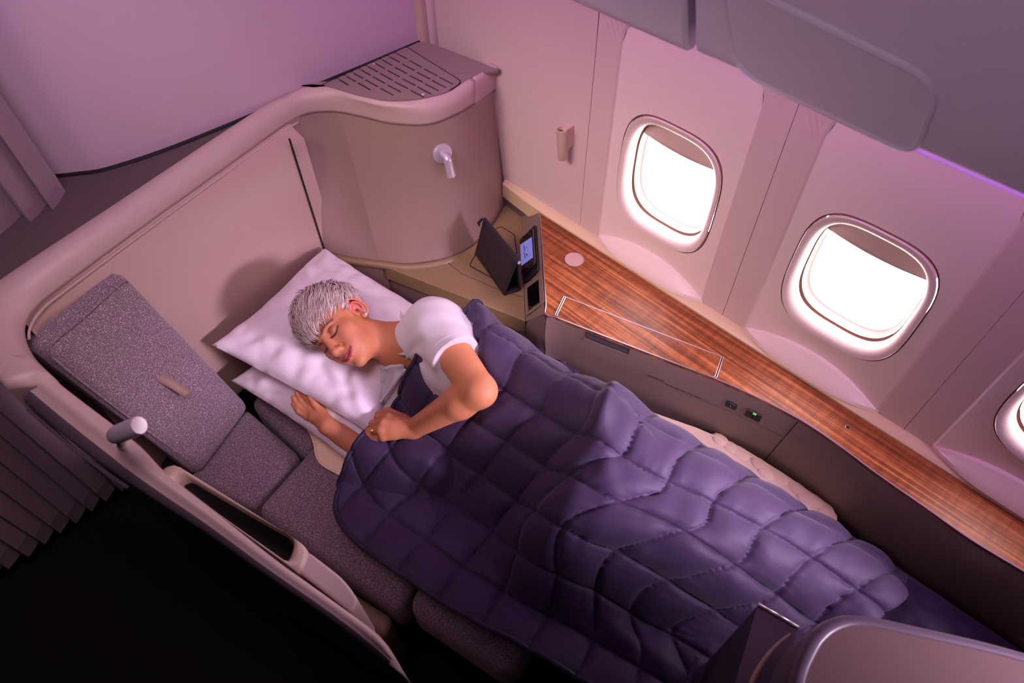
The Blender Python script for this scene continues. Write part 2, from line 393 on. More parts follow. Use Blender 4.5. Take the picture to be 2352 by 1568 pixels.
def window(i, xc):
    w = empty('window_%d' % i, (0, 0, 0)); tag(w, kind='structure')
    N = 96; TH = [k * 2 * math.pi / N for k in range(N)]
    def ring(a, b, n, y, dz=0): return [(xc + math.cos(t) * sup(t, a, b, n), y, WZ + dz + math.sin(t) * sup(t, a, b, n)) for t in TH]
    # bay face
    outer = []
    for t in TH:
        c, s = math.cos(t), math.sin(t); lo, hi = 0.0, 2.0
        for _ in range(40):
            mid = (lo + hi) / 2; x, z = c * mid, WZ + s * mid - BZC
            if rr_in(x, z, BAY_HW - .006, BHH - .006, .066): lo = mid
            else: hi = mid
        z = WZ + s * lo; outer.append((xc + c * lo, wall_y(z) + .004, z))
    def mix(f): return [(a[0] * (1 - f) + b[0] * f, a[1] * (1 - f) + b[1] * f, a[2] * (1 - f) + b[2] * f) for a, b in zip(outer, ring(WHW + .004, WHH + .004, 3.4, YW + .008))]
    vs, fs = loft([outer, mix(.33), mix(.66), mix(.9), mix(1.0)], True)
    mesh('bay_face', vs, fs, 'wall_panel', w, smooth=False)
    vs, fs = loft([ring(WHW + .004, WHH + .004, 3.4, YW + .008), ring(WHW + .004, WHH + .004, 3.4, YW + .014), ring(WHW + .0015, WHH + .0015, 3.4, YW + .014), ring(WHW + .001, WHH + .001, 3.4, YW + .007)], True)
    mesh('groove', vs, fs, 'window_line', w)
    prof = [(0, 0, .007), (.001, .001, .002), (.008, .010, .003), (.016, .020, .009), (.020, .025, .018), (.022, .028, .030), (.023, .029, .040)]
    vs, fs = loft([ring(WHW - a, WHH - b, 3.3, YW + y) for a, b, y in prof], True)
    mesh('reveal', vs, fs, 'window_white', w)
    vs, fs = loft([ring(WHW - .023, WHH - .029, 3.2, YW + .040), ring(WHW - .019, WHH - .025, 3.2, YW + .041), ring(WHW - .019, WHH - .025, 3.2, YW + .047), ring(WHW - .025, WHH - .031, 3.2, YW + .048)], True)
    mesh('inner_lip', vs, fs, 'window_line', w)
    vs, fs = loft([ring(WHW - .025, WHH - .031, 3.1, YW + .048), ring(WHW - .026, WHH - .033, 3.1, YW + .062), ring(WHW - .030, WHH - .037, 3.1, YW + .066)], True)
    mesh('retainer', vs, fs, 'window_white', w)
    vs, fs = loft([ring(WHW - .030, WHH - .037, 3.1, YW + .066), ring(WHW - .026, WHH - .033, 3.1, YW + .067), ring(WHW - .026, WHH - .033, 3.1, YW + .073), ring(WHW - .031, WHH - .038, 3.1, YW + .074), ring(WHW - .032, WHH - .040, 3.0, YW + .095)], True)
    mesh('seal', vs, fs, 'shade', w)
    n = N; r = ring(WHW - .027, WHH - .034, 3.0, YW + .088)
    mesh('pane', r + [(x, y + .004, z) for x, y, z in r], [tuple(range(n)), tuple(range(n, 2 * n))[::-1]] + [(k, (k + 1) % n, n + (k + 1) % n, n + k) for k in range(n)], 'pane_glass', w)
    # shade drawn a little way down, bowed like the panel
    vs = []; nu, nv = 25, 9
    zb = WZ + .080
    for a in range(nu):
        x = -1 + 2 * a / (nu - 1)
        for b in range(nv):
            z = zb + .012 * x * x + (WZ + .165 - zb) * b / (nv - 1)
            vs.append((xc + x * (WHW - .024), YW + .052 + .0015 * math.sin(b * 1.5), z))
    mesh('window_shade', vs, grid_faces(nu, nv), 'shade', w, solid=.003)
    return w
for i, xc in enumerate(WIN_X): window(i + 1, xc)
# sill covers under each window: shallow lens-shaped mouldings
def sill(xc):
    n = 25; rings = []
    for k in range(n):
        x = -1 + 2 * k / (n - 1); h = .058 * (1 - x * x) + .001; t = .034 * (1 - abs(x) ** 3) + .002
        X = xc + x * .199; z0 = SHELF + .014
        rings.append([(X, YW + .012, z0 + h), (X, YW - .004, z0 + h * .99), (X, YW - t * .5, z0 + h * .62), (X, YW - t * .92, z0 + .012), (X, YW - t, z0), (X, YW + .012, z0 - .004)])
    vs, fs = loft(rings, True, True, True)
    return mesh('sill_cover', vs, fs, 'wall_panel')
SILL_LBL = ('lens-shaped sill cover below the window nearest the corner cabinet', 'lens-shaped sill cover below the large middle window', 'lens-shaped sill cover below the window cut by the frame edge')
for xc, lb in zip(WIN_X[:3], SILL_LBL): tag(sill(xc), lb, 'sill cover', 'sill covers under the windows')

# ------------------------------------------------------------------ bulkhead, curtain, bins
bulk = spline([at(107, 405, 1.15), at(180, 397, 1.15), at(250, 385, 1.15), at(400, 335, 1.15), at(600, 253, 1.15), at(720, 197, 1.15), at(850, 143, 1.15), at(962, 95, 1.15)], 6)
n = len(bulk)
vs = [(p.x, p.y, 0.0) for p in bulk] + [(p.x, p.y, 2.46) for p in bulk] + [(p.x - .03, p.y, 0.0) for p in bulk] + [(p.x - .03, p.y, 2.46) for p in bulk]
fs = []
for k in range(n - 1):
    fs += [(k, k + 1, n + k + 1, n + k), (2 * n + k, 3 * n + k, 3 * n + k + 1, 2 * n + k + 1), (n + k, n + k + 1, 3 * n + k + 1, 3 * n + k), (k, 2 * n + k, 2 * n + k + 1, k + 1)]
fs += [(0, n, 3 * n, 2 * n), (n - 1, 3 * n - 1, 4 * n - 1, 2 * n - 1)]
tag(mesh('wall_back', vs, fs, 'bulkhead'), kind='structure')
e = bulk[-1]
tag(mesh('trim_1', *prism(round_poly([(e.x + .004, e.y - .002), (e.x + .022, e.y + .004), (e.x + .020, e.y + .030), (e.x - .01, e.y + .036), (e.x - .03, e.y)], .006, 3), 0, 2.46), 'trim_beige'), kind='structure')
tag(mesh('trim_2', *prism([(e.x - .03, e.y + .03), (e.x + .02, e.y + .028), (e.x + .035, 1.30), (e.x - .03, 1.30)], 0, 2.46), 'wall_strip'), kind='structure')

# curtain across the aisle: overlapping pleats, hem just off the carpet
cur = empty('curtain', (-1.75, -.4, 0)); tag(cur, 'mauve pleated curtain hanging across the aisle behind the seat shell', 'curtain')
def curtain():
    prof = []; y = .17
    while y > -1.5:
        w = .066 + .006 * random.uniform(-1, 1)
        for k in range(6):
            t = k / 5; prof.append((-1.735 + .046 * t + .004 * math.sin(t * 3), y - w * t))
        prof.append((-1.7375, y - w - .0008)); y -= w - .010
    zs = [.10, .104, .165, .170, .175, .6, 1.1, 1.6, 2.1, 2.40]
    rings = []
    for z in zs:
        rings.append([(x + .003 * math.sin(z * 4 + i * .3) + (.003 if z in (.170,) else 0), yy + .012 * (z - .1) * math.sin(i * .21), z) for i, (x, yy) in enumerate(prof)])
    vs, fs = loft(rings)
    o = mesh('curtain_cloth', vs, fs, 'curtain', solid=.003); o.parent = cur; o.matrix_parent_inverse = Matrix.Translation((1.75, .4, 0))
    vs, fs = tube([(-1.74, .16, 2.42), (-1.74, -1.55, 2.42)], .012)
    o = mesh('curtain_rail', vs, fs, 'silver'); o.parent = cur; o.matrix_parent_inverse = Matrix.Translation((1.75, .4, 0))
curtain()

# overhead bins
BINF0 = Vector((0, .90, 1.69)); BIND = Vector((0, -.34, .94)).normalized(); BINN = Vector((0, -.94, -.34)).normalized()
def bin_body(name, x0, x1, drop, label):
    b = empty(name, (x0, .9, 1.69 - drop)); inv = Matrix.Translation((-x0, -.9, -1.69 + drop)); tag(b, label, 'overhead bin', 'overhead bins along the window side')
    F = BINF0 + Vector((0, -drop * .2, -drop))
    pr = [F + Vector((0, .30, .26)), F + Vector((0, .16, .10)), F + Vector((0, .035, .008)), F + Vector((0, .012, -.002)), F + Vector((0, .0, .006)), F + BIND * .02, F + BIND * .10, F + BIND * .40, F + BIND * .76, F + Vector((0, .30, .76))]
    rings = [[(x, p.y, p.z) for p in pr] for x in (x0, x0 + .006, x1 - .006, x1)]
    for r, f in ((0, .006), (3, .006)): rings[r] = [(x, y + .006 * (1 if k in (3, 4, 5, 6) else 0), z + .004) for k, (x, y, z) in enumerate(rings[r])]
    vs, fs = loft(rings, True, True, True)
    o = mesh('bin_shell', vs, fs, 'bin'); o.parent = b; o.matrix_parent_inverse = inv
    return b, inv, F
bin_body('overhead_bin', -4.0, -.512, .006, 'overhead bin above the wall, left of the vertical joint')
b2, inv2, F2 = bin_body('overhead_bin', -.500, 3.0, 0.0, 'overhead bin with a recessed rounded panel at top right')
def bpx(px, py, lift=0.0): return atp(px, py, F2, BINN) + BINN * lift
outl = [bpx(1672, 0), bpx(1690, 140), bpx(1720, 172), bpx(2040, 322), bpx(2088, 325), bpx(2145, 215), bpx(2130, 175), bpx(1800, 22), bpx(1690, -30)]
outl = [bpx(1660, -60), bpx(1690, 150), bpx(2085, 336), bpx(2152, 200), bpx(1700, -8)]
outl = round_poly([bpx(1655, -60), bpx(1690, 158), bpx(2100, 352), bpx(2162, 190), bpx(1690, -40)], [0, .05, .03, .045, 0], 8)
vs, fs = tube(outl, .0058, 8, False)
o = mesh('panel_bead', vs, fs, 'bin'); o.parent = b2; o.matrix_parent_inverse = inv2
c0 = sum((Vector(p) for p in outl), Vector()) / len(outl)
inn = [c0 + (Vector(p) - c0) * .97 for p in outl]
vs, fs = slab([p + BINN * .0 for p in inn], BINN * .004)
o = mesh('bin_panel', vs, fs, 'bin', bevel=.003); o.parent = b2; o.matrix_parent_inverse = inv2
vs, fs = tube([(x, .915, 1.684) for x in np.linspace(-.42, 3, 12)], .0034, 8)
lm = mat('mood_strip', srgb(220, 150, 240), 0.4, emit=srgb(200, 120, 235), estr=0.45)
tag(mesh('light_strip', vs, fs, 'mood_strip'), 'thin violet mood light strip along the lower edge of the overhead bins', 'light strip')

# ------------------------------------------------------------------ seat shell
shell = empty('seat_shell', (-1.55, .3, 0)); tag(shell, 'beige moulded privacy shell wrapped around the head of the bed', 'seat shell')
INV_S = Matrix.Translation((1.55, -.3, 0))
def spart(o, parent=None):
    o.parent = parent or shell; o.matrix_parent_inverse = INV_S if parent is None else Matrix.Identity(4)
    return o
RIM = [((9, 880), (138, 880)), ((-45, 825), (85, 828)), ((-75, 775), (62, 785)), ((-75, 720), (60, 745)), ((-35, 668), (88, 702)), ((40, 612), (145, 656)),
       ((250, 475), (330, 520)), ((450, 343), (500, 398)), ((600, 246), (622, 310)), ((650, 222), (665, 281)), ((700, 204), (708, 261)), ((760, 208), (768, 257)),
       ((820, 227), (835, 269)), ((880, 241), (900, 284)), ((960, 238), (985, 286)), ((1040, 214), (1050, 262)), ((1092, 184), (1092, 237))]
ro = spline([at(*a, 1.165) for a, b in RIM], 5); ri = spline([at(*b, 1.105) for a, b in RIM], 5)
rings = []
for k, (a, b) in enumerate(zip(ro, ri)):
    q0, q1 = ro[max(0, k - 1)], ro[min(len(ro) - 1, k + 1)]; tg = (q1 - q0).normalized(); out = Vector((-tg.y, tg.x, 0)).normalized()
    d = (b - a); h = Vector((d.x, d.y, 0)); s = .004 + .05 * min(1, max(0, (k - 46) / 8))
    rings.append([a + out * s + Vector((0, 0, -.10 if k < 46 else -.03)), a + out * s + Vector((0, 0, -.018)), a + out * (s - .004) + Vector((0, 0, -.003)), a + h * .12 + Vector((0, 0, .002)), a + h * .5 + Vector((0, 0, -.003 - .006 * min(1, max(0, (k - 46) / 8)))), a + h * .82 + Vector((0, 0, -.014)), b + Vector((0, 0, .030)) - h * .04, b + Vector((0, 0, .008)), b, b + out * .006 - Vector((0, 0, .002))])
vs, fs = loft(rings, False, True, True)
rim = spart(mesh('rim', vs, fs, 'rim', sharp=False))
# end piece of the rim against the window wall
ep = [at(1092, 184, 1.165), at(1110, 165, 1.165), at(1135, 155, 1.165), at(1150, 165, 1.165)]
eb = [at(1092, 237, 1.105), at(1112, 222, 1.10), at(1135, 205, 1.09), at(1152, 195, 1.08)]
rings = []
for a, b in zip(spline(ep, 4), spline(eb, 4)):
    h = Vector((b.x - a.x, b.y - a.y, 0)); rings.append([a + Vector((-.06, .02, -.02)), a + Vector((-.03, .01, .0)), a, a + h * .6 + Vector((0, 0, -.012)), b + Vector((0, 0, .02)), b])
vs, fs = loft(rings, False, True, True); spart(mesh('rim_end', vs, fs, 'rim', sharp=False))
# inner back panel, flat behind the pillows
bp_top = [p for p in ri[15:46]]
vs = [(p.x - .006, p.y, 1.103) for p in bp_top] + [(p.x - .006, p.y, .40) for p in bp_top]
k = len(bp_top); B0 = at(748, 575, .66); 
vs2 = []
T0 = at(665, 290, 1.112)
A0 = Vector((bp_top[6].x, bp_top[6].y, 0)); D = Vector((B0.x - A0.x, B0.y - A0.y, 0))
vs, fs = [], []
cols = []
for p in bp_top:
    s = (Vector((p.x, p.y, 0)) - A0).dot(D.normalized()); q = A0 + D.normalized() * s
    f = 1.0 if s > 0 else max(0.0, 1 + s / .06)
    bx, by = p.x * (1 - f) + q.x * f, p.y * (1 - f) + q.y * f
    cols.append([(p.x - .006, p.y, 1.106), (p.x - .006 + (bx - p.x) * .3, p.y + (by - p.y) * .3, 1.09), (bx, by, 1.07), (bx, by, .8), (bx, by, .40)])
vs, fs = loft(cols); back_panel = spart(mesh('back_panel', vs, fs, 'shell_panel', sharp=False))
# raised bead round the panel under the rim
vs, fs = tube([p + Vector((.003, 0, -.012)) for p in ri[12:48]], .003, 6); spart(mesh('panel_bead', vs, fs, 'rim'))

# corner cabinet: curved front between the back panel and the window wall
base_px = [(748, 578), (800, 590), (872, 601), (930, 607), (985, 602), (1030, 592), (1075, 570), (1110, 540), (1138, 505), (1160, 468)]
top_px = [(666, 292), (706, 268), (745, 290), (800, 268), (870, 281), (940, 290), (1010, 279), (1060, 256), (1095, 236), (1130, 206)]
tz = [1.112, 1.095, 1.075, 1.10, 1.102, 1.103, 1.103, 1.103, 1.10, 1.085]
bs = [at(x, y, .66) for x, y in base_px]; ts = [at(x, y, z) for (x, y), z in zip(top_px, tz)]
left_b, left_t = bs[:3], ts[:3]
def cab_patch(b, t, name, m, extra=None):
    bb = spline(b, 6); tt = spline(t, 6); rows = []
    for k in range(13):
        f = k / 12
        rows.append([p.lerp(q, f) for p, q in zip(bb, tt)])
    vs, fs = loft(rows); return spart(mesh(name, vs, fs, m, sharp=False))
def top_run(i0, i1, n): return resample(ri[i0:i1 + 1], n)
def cab_patch2(b, i0, i1, name, push=0.0):
    bb = resample(spline(b, 6), 41); tt = resample(ri[i0:i1 + 1] + ([at(1112, 222, 1.10), at(1133, 206, 1.085)] if i1 > 70 else []), 41); rows = []
    for k in range(21):
        f = k / 20; row = []
        for j, (p, q) in enumerate(zip(bb, tt)):
            g = j / 40; row.append(p.lerp(q, f) + Vector((-.6, -.8, 0)).normalized() * 0 + Vector((-.5, .85, 0)) * push * math.sin(math.pi * g) * (1 - (1 - f) ** 6) * (1 - f ** 8))
        rows.append(row)
    vs, fs = loft(rows); return spart(mesh(name, vs, fs, 'cabinet', sharp=False))
niche = cab_patch2(bs[:3], 45, 56, 'cabinet_side', .02)
front = cab_patch2(bs[2:], 56, len(ri) - 1, 'cabinet_front')
# body behind, down to the floor
body = [Vector((p.x, p.y, 0)) for p in spline(bs, 3)]
poly = [(p.x, p.y) for p in body] + [(-1.36, 1.30), (-1.62, 1.30), (-1.66, .78)]
spart(mesh('cabinet_plinth', *prism(poly, 0.0, .655), 'console_side'))
# side strip beside the wall with its seam
st = [at(1130, 206, 1.085), at(1152, 175, 1.10)]; sb = [at(1160, 468, .66), at(1166, 440, .66)]
vs, fs = loft([[st[0], st[1] + Vector((0, .01, 0))], [sb[0], sb[1] + Vector((-.02, .02, 0))]]); spart(mesh('cabinet_edge', vs, fs, 'cabinet', solid=.004))
vs, fs = tube([p + Vector((.002, -.001, 0)) for p in spline([ts[-1] + Vector((-.004, 0, .0)), ts[-1].lerp(bs[-1], .5), bs[-1]], 6)], .0022, 6); spart(mesh('seam', vs, fs, 'ledge'))
vs, fs = tube([Vector((B0.x + .005, B0.y - .006, .60 + .5 * k / 8)) for k in range(9)], .0028, 6); spart(mesh('seam', vs, fs, 'gasket'))
vs, fs = tube([p + Vector((.002, -.002, .003)) for p in spline(bs, 5)], .0022, 6); spart(mesh('seam', vs, fs, 'ledge'))
vs, fs = tube([p + Vector((.0005, -.0005, -.001)) for p in ri[48:]], .0011, 6); spart(mesh('seam', vs, fs, 'ledge'))

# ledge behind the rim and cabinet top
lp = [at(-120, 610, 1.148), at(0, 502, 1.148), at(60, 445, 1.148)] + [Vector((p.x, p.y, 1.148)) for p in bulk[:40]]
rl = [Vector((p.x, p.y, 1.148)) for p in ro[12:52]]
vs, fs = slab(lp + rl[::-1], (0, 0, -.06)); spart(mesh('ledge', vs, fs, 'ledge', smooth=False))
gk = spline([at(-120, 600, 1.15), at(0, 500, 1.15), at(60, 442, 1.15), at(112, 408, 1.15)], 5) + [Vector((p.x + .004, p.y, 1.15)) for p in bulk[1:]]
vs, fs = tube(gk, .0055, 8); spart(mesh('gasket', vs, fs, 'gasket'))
# vented top plate
TZ = 1.166
tp = [Vector((p.x, p.y, TZ)) + Vector((-(ro[min(k + 1, len(ro) - 1)] - ro[k - 1]).y, (ro[min(k + 1, len(ro) - 1)] - ro[k - 1]).x, 0)).normalized() * .016 for k, p in enumerate(ro) if k >= 50] + [at(1110, 165, TZ), at(1146, 160, TZ), at(1100, 140, TZ), at(1020, 110, TZ), at(985, 97, TZ), at(960, 96, TZ), at(850, 146, TZ), at(720, 199, TZ)]
vs, fs = slab(tp, (0, 0, -.012)); top_plate = spart(mesh('cabinet_top', vs, fs, 'cabinet_top', smooth=False, bevel=.003))
gp = round_poly([at(742, 196, TZ), at(934, 110, TZ), at(1062, 190, TZ), at(1028, 214, TZ), at(960, 230, TZ), at(885, 232, TZ), at(820, 220, TZ)], [.005, .008, .02, .02, .03, .03, .02], 4)
gvs, gfs = slab([p + Vector((0, 0, .0035)) for p in gp], (0, 0, -.010))
grille = mesh('vent_grille', gvs, gfs, 'cabinet_top', smooth=False)
S = 4.612; slots = []
for sx, sy, ex, ey, rows in ((955, 195, 1085, 265, 9), (1110, 283, 1240, 352, 8), (1268, 373, 1405, 442, 7), (1430, 460, 1575, 535, 5)):
    for r in range(rows): slots.append((700 + (sx - 77.3 * r) / S, 80 + (sy + 33.8 * r) / S, 700 + (ex - 77.3 * r) / S, 80 + (ey + 34.5 * r) / S))
cv, cf = [], []
for x0, y0, x1, y1 in slots:
    a, b = at(x0, y0, TZ), at(x1, y1, TZ); d = (b - a).normalized(); nn = Vector((-d.y, d.x, 0)) * .0030
    q = [a - nn, b - nn, b + d * .002, b + nn, a + nn, a - d * .002]
    v2, f2 = slab([p + Vector((0, 0, .02)) for p in q], (0, 0, -.06)); o0 = len(cv); cv += v2; cf += [tuple(i + o0 for i in f) for f in f2]
cutter = mesh('cutter', cv, cf)
md = grille.modifiers.new('slots', 'BOOLEAN'); md.operation = 'DIFFERENCE'; md.object = cutter; md.solver = 'EXACT'
bpy.context.view_layer.update()
gm = bpy.data.meshes.new_from_object(grille.evaluated_get(bpy.context.evaluated_depsgraph_get()))
grille.modifiers.clear(); grille.data = gm; bpy.data.objects.remove(cutter)
spart(grille)
vs, fs = slab([p + Vector((0, 0, .0008)) for p in [c + (sum((Vector(t) for t in gp), Vector()) / len(gp) - c) * .06 for c in gp]], (0, 0, -.0006)); spart(mesh('vent_liner', vs, fs, 'black_hole', smooth=False))
vs, fs = tube([at(738, 198, TZ) + Vector((0, 0, .003))] + [p + Vector((0, 0, .003)) for p in gp[4:17]], .0016, 6); spart(mesh('seam', vs, fs, 'gasket'))
for sx, sy in ((859, 150), (972, 220)):
    lathe([(.0001, .0065), (.003, .0062), (.0042, .005), (.0042, .003)], at(sx, sy, TZ), (0, 0, 1), 14, None, 'screw', 'silver'); spart(bpy.data.objects[-1] if False else col.objects[-1])

# aisle side wall with a falling top edge
AO = [(-45, 825), (9, 880), (171, 1018), (337, 1134), (459, 1212), (600, 1312), (750, 1415), (850, 1492), (893, 1524)]
AI = [(85, 828), (138, 880), (306, 1009), (368, 1072), (490, 1168), (636, 1284), (800, 1402), (872, 1458), (906, 1505)]
ao = resample(spline([aslope(*p) for p in AO], 5), 36); ai = resample(spline([aslope(*p) for p in AI], 5), 36)
rings = []
for k, (a, b) in enumerate(zip(ao, ai)):
    h = Vector((b.x - a.x, b.y - a.y, 0)); e = 0 if k < 34 else 0
    zb = .50; zo = .10
    rings.append([Vector((a.x, a.y + .02, zo)), Vector((a.x, a.y + .02, .45)), a + Vector((0, .012, -.16)), a + Vector((0, .004, -.05)), a + Vector((0, 0, -.016)), a + h * .06 + Vector((0, 0, -.005)), a + h * .30 + Vector((0, 0, .002)), a + h * .5, a + h * .55 + Vector((0, 0, .004)), a + h * .9 + Vector((0, 0, -.001)), b + Vector((0, 0, -.012)), Vector((b.x, b.y, min(b.z - .03, .62))), Vector((b.x, b.y, .30))])
vs, fs = loft(rings, True, True, True)
aw = spart(mesh('aisle_wall', vs, fs, 'rim', sharp=False))
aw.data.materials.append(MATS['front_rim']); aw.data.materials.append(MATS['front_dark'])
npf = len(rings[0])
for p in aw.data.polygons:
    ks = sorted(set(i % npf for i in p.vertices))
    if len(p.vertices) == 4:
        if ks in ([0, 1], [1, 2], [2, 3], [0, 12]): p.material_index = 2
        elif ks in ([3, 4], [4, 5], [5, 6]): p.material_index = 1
vs, fs = tube([a + Vector((0, -.006, -.035)) for a in ao[4:14]], .004, 6); spart(mesh('edge_highlight_bead', vs, fs, 'front_rim'))  # raised bead standing in for a highlight along the wall edge

# open stowage pocket on the inside of the aisle wall
def pk(px, py, dz=0): 
    p = aslope(px, py); return p + Vector((0, 0, dz))
outp = round_poly([pk(362, 1080), pk(398, 1062), pk(560, 1163), pk(715, 1262), pk(690, 1318)], [.02, .035, .0, .035, .01], 7)
hol = round_poly([pk(400, 1108), pk(424, 1089), pk(560, 1169), pk(680, 1238), pk(662, 1292)], [.012, .02, .0, .02, .012], 7)
pocket = empty('stowage_pocket', (0, 0, 0)); spart(pocket)
pocket.matrix_parent_inverse = INV_S
nO = len(outp)
o2 = resample(outp + [outp[0]], 61)[:-1]; h2 = resample(hol + [hol[0]], 61)[:-1]
rings = [[p + Vector((0, 0, -.30)) for p in o2], [p + Vector((0, 0, -.012)) for p in o2], [p + Vector((0, 0, -.003)) for p in o2], [p.lerp(q, .25) + Vector((0, 0, .003)) for p, q in zip(o2, h2)], [p.lerp(q, .8) + Vector((0, 0, .002)) for p, q in zip(o2, h2)], [q + Vector((0, 0, -.004)) for q in h2], [q + Vector((0, 0, -.03)) for q in h2]]
vs, fs = loft(rings, True); o = mesh('pocket_body', vs, fs, 'trim_beige', sharp=False); o.parent = pocket
rings = [[q + Vector((0, 0, -.03)) for q in h2], [q + Vector((0, 0, -.14)) for q in h2]]
vs, fs = loft(rings, True, False, True); o = mesh('pocket_liner', vs, fs, 'bin_liner', sharp=False); o.parent = pocket
# armrest end in front of the pocket
ae = round_poly([aslope(655, 1288), aslope(700, 1258), aslope(790, 1328), aslope(824, 1378), aslope(806, 1406)], [.0, .02, .05, .05, .01], 7)
vs, fs = slab([p + Vector((0, 0, -.004)) for p in ae], (0, 0, -.22)); spart(mesh('armrest_end', vs, fs, 'rim', sharp=False, bevel=.016, bseg=5))
# ------------------------------------------------------------------ reading lamps and wall tube
bpy.context.view_layer.update()
cab_bvh = bvh_of(front)
def reading_lamp():
    p, nrm = hit(cab_bvh, 1016, 352)
    if p is None: p, nrm = at(1016, 352, 1.0), Vector((.8, -.6, .1))
    l = empty('reading_lamp', p); inv = Matrix.Translation(-p)
    tag(l, 'silver spout-shaped reading lamp on a round plate on the corner cabinet', 'reading lamp')
    o = lathe([(.0300, -.004), (.0300, .004), (.0285, .0062), (.012, .0065), (.0001, .0065)], p, nrm, 40, None, 'base_plate', 'silver'); o.parent = l; o.matrix_parent_inverse = inv
    a = p + nrm * .006; b = p + nrm * .030; tip = b + Vector((.014, -.004, -.058)) + nrm * .004
    path = spline([a, a.lerp(b, .6), b + Vector((.002, 0, -.006)), b.lerp(tip, .35), tip], 5)
    vs, fs = tube(path, [.009] * 4 + [.0115] * 6 + [.0125] * (len(path) - 10), 20); o = mesh('lamp_head', vs, fs, 'silver'); o.parent = l; o.matrix_parent_inverse = inv
    vs, fs = tube([tip - (tip - b).normalized() * .001, tip + (tip - b).normalized() * .0008], .0105, 18); o = mesh('lens', vs, fs, 'inlay'); o.parent = l; o.matrix_parent_inverse = inv
    vs, fs = tube([a - nrm * .001, a + nrm * .008], .011, 18); o = mesh('collar', vs, fs, 'silver'); o.parent = l; o.matrix_parent_inverse = inv
reading_lamp()
def aisle_lamp():
    a = at(263, 1000, 1.17); b = at(320, 976, 1.205); l = empty('reading_lamp', a); inv = Matrix.Translation(-a)
    tag(l, 'silver capsule reading lamp standing on the aisle wall of the shell', 'reading lamp')
    d = (b - a).normalized(); r = .0175
    vs, fs = tube([a - d * .012, a - d * .009, a - d * .002, a + d * .008, a + d * .02, b - d * .004, b, b + d * .0005], [.002, .009, .0145, r, r, r, r - .0015, r - .005], 26)
    o = mesh('lamp_head', vs, fs, 'silver'); o.parent = l; o.matrix_parent_inverse = inv
    vs, fs = tube([a + d * .004, a + Vector((-.004, .0, -.03)), aslope(262, 1010) + Vector((0, 0, -.03))], .008, 14); o = mesh('lamp_stem', vs, fs, 'silver'); o.parent = l; o.matrix_parent_inverse = inv
    vs, fs = tube([a - d * .0125 + Vector((.0, 0, .003)), a - d * .0112 + Vector((.0, 0, .003))], .0022, 10); o = mesh('switch_hole', vs, fs, 'black_hole'); o.parent = l; o.matrix_parent_inverse = inv
aisle_lamp()
def wall_tube():
    t = aty(1290, 296, 1.252); b = aty(1291, 366, 1.256)
    v = empty('wall_vase', b); inv = Matrix.Translation(-b); tag(v, 'small beige tube vase fixed to the window wall beside the corner cabinet', 'vase')
    ax = (t - b); L_ = ax.length
    o = lathe([(.004, 0), (.010, .001), (.0128, .006), (.0142, L_ * .5), (.0158, L_ - .004), (.0158, L_ - .001), (.0148, L_), (.0128, L_), (.0122, L_ - .004), (.0112, L_ - .05)], b, ax, 26, None, 'tube', 'trim_beige'); o.parent = v; o.matrix_parent_inverse = inv
    o = mesh('bracket', *slab([t + Vector((-.006, .008, -.004)), t + Vector((.010, .008, -.004)), b + Vector((.008, .008, .030)), b + Vector((-.004, .008, .030))], (0, .04, 0)), 'trim_beige', bevel=.003); o.parent = v; o.matrix_parent_inverse = inv
    vs, fs = tube([t - ax.normalized() * .03, t - ax.normalized() * .012], .0121, 20); o = mesh('tube_inside', vs, fs, 'ledge'); o.parent = v; o.matrix_parent_inverse = inv
wall_tube()

# ------------------------------------------------------------------ side console
cons = empty('side_console', (-.6, 1.15, 0)); INV_C = Matrix.Translation((.6, -1.15, 0))
tag(cons, 'long side console with walnut top running under the windows', 'console')
def cpart(o, parent=None):
    if parent is None: o.parent = cons; o.matrix_parent_inverse = INV_C
    else: o.parent = parent
    return o
W0, W1 = at(1240, 487, SHELF), at(1255, 718, SHELF)
edge_pts = [at(*p, SHELF) for p in ((1278, 729), (1400, 776), (1520, 823), (1639, 868), (1742, 914), (1840, 965), (1926, 1022), (2013, 1087), (2122, 1163), (2230, 1239), (2352, 1312))]
edge = spline(edge_pts, 4) + [Vector((.60, 1.15, SHELF)), Vector((1.2, 1.16, SHELF))]
RAILY = 1.262
top_poly = [W0] + round_poly([W1 + (W0 - W1).normalized() * .03, W1 + Vector((.004, -.012, 0)), edge[0]], [0, .02, 0], 6) + edge[1:] + [Vector((1.2, RAILY, SHELF)), Vector((W0.x + .01, RAILY, SHELF))]
# the lid bay
L0, L1, L2, L3 = at(1299, 683, SHELF), at(1657, 820, SHELF), at(1641, 869, SHELF), at(1277, 729, SHELF)
vs, fs = slab(top_poly, (0, 0, -.018)); wood = cpart(mesh('wood_top', vs, fs, 'walnut', smooth=False, bevel=.002))
ed_line = [W0 + Vector((0, 0, .001))] + [p + Vector((0, 0, .001)) for p in top_poly[1:-2]]
vs, fs = tube(ed_line, .0022, 8); cpart(mesh('edge_trim', vs, fs, 'steel'))
lid_in = round_poly([L0, L1, L2, L3], [.001, .001, .012, .012], 5)
vs, fs = slab([p + Vector((0, 0, .0025)) for p in lid_in], (0, 0, -.004)); lid = cpart(mesh('lid', vs, fs, 'walnut', smooth=False, bevel=.001))
for off in (0.0, .0055):
    lc = sum((Vector(p) for p in lid_in), Vector()) / len(lid_in)
    pts = [p + (p - lc).normalized() * off + Vector((0, 0, .0022)) for p in lid_in]
    vs, fs = tube(pts + [pts[0]], .0013, 6); cpart(mesh('lid_trim', vs, fs, 'steel'))
mid = [p + (p - lc).normalized() * .0028 + Vector((0, 0, .0015)) for p in lid_in]
vs, fs = tube(mid + [mid[0]], .0014, 6); cpart(mesh('lid_gap', vs, fs, 'gasket'))
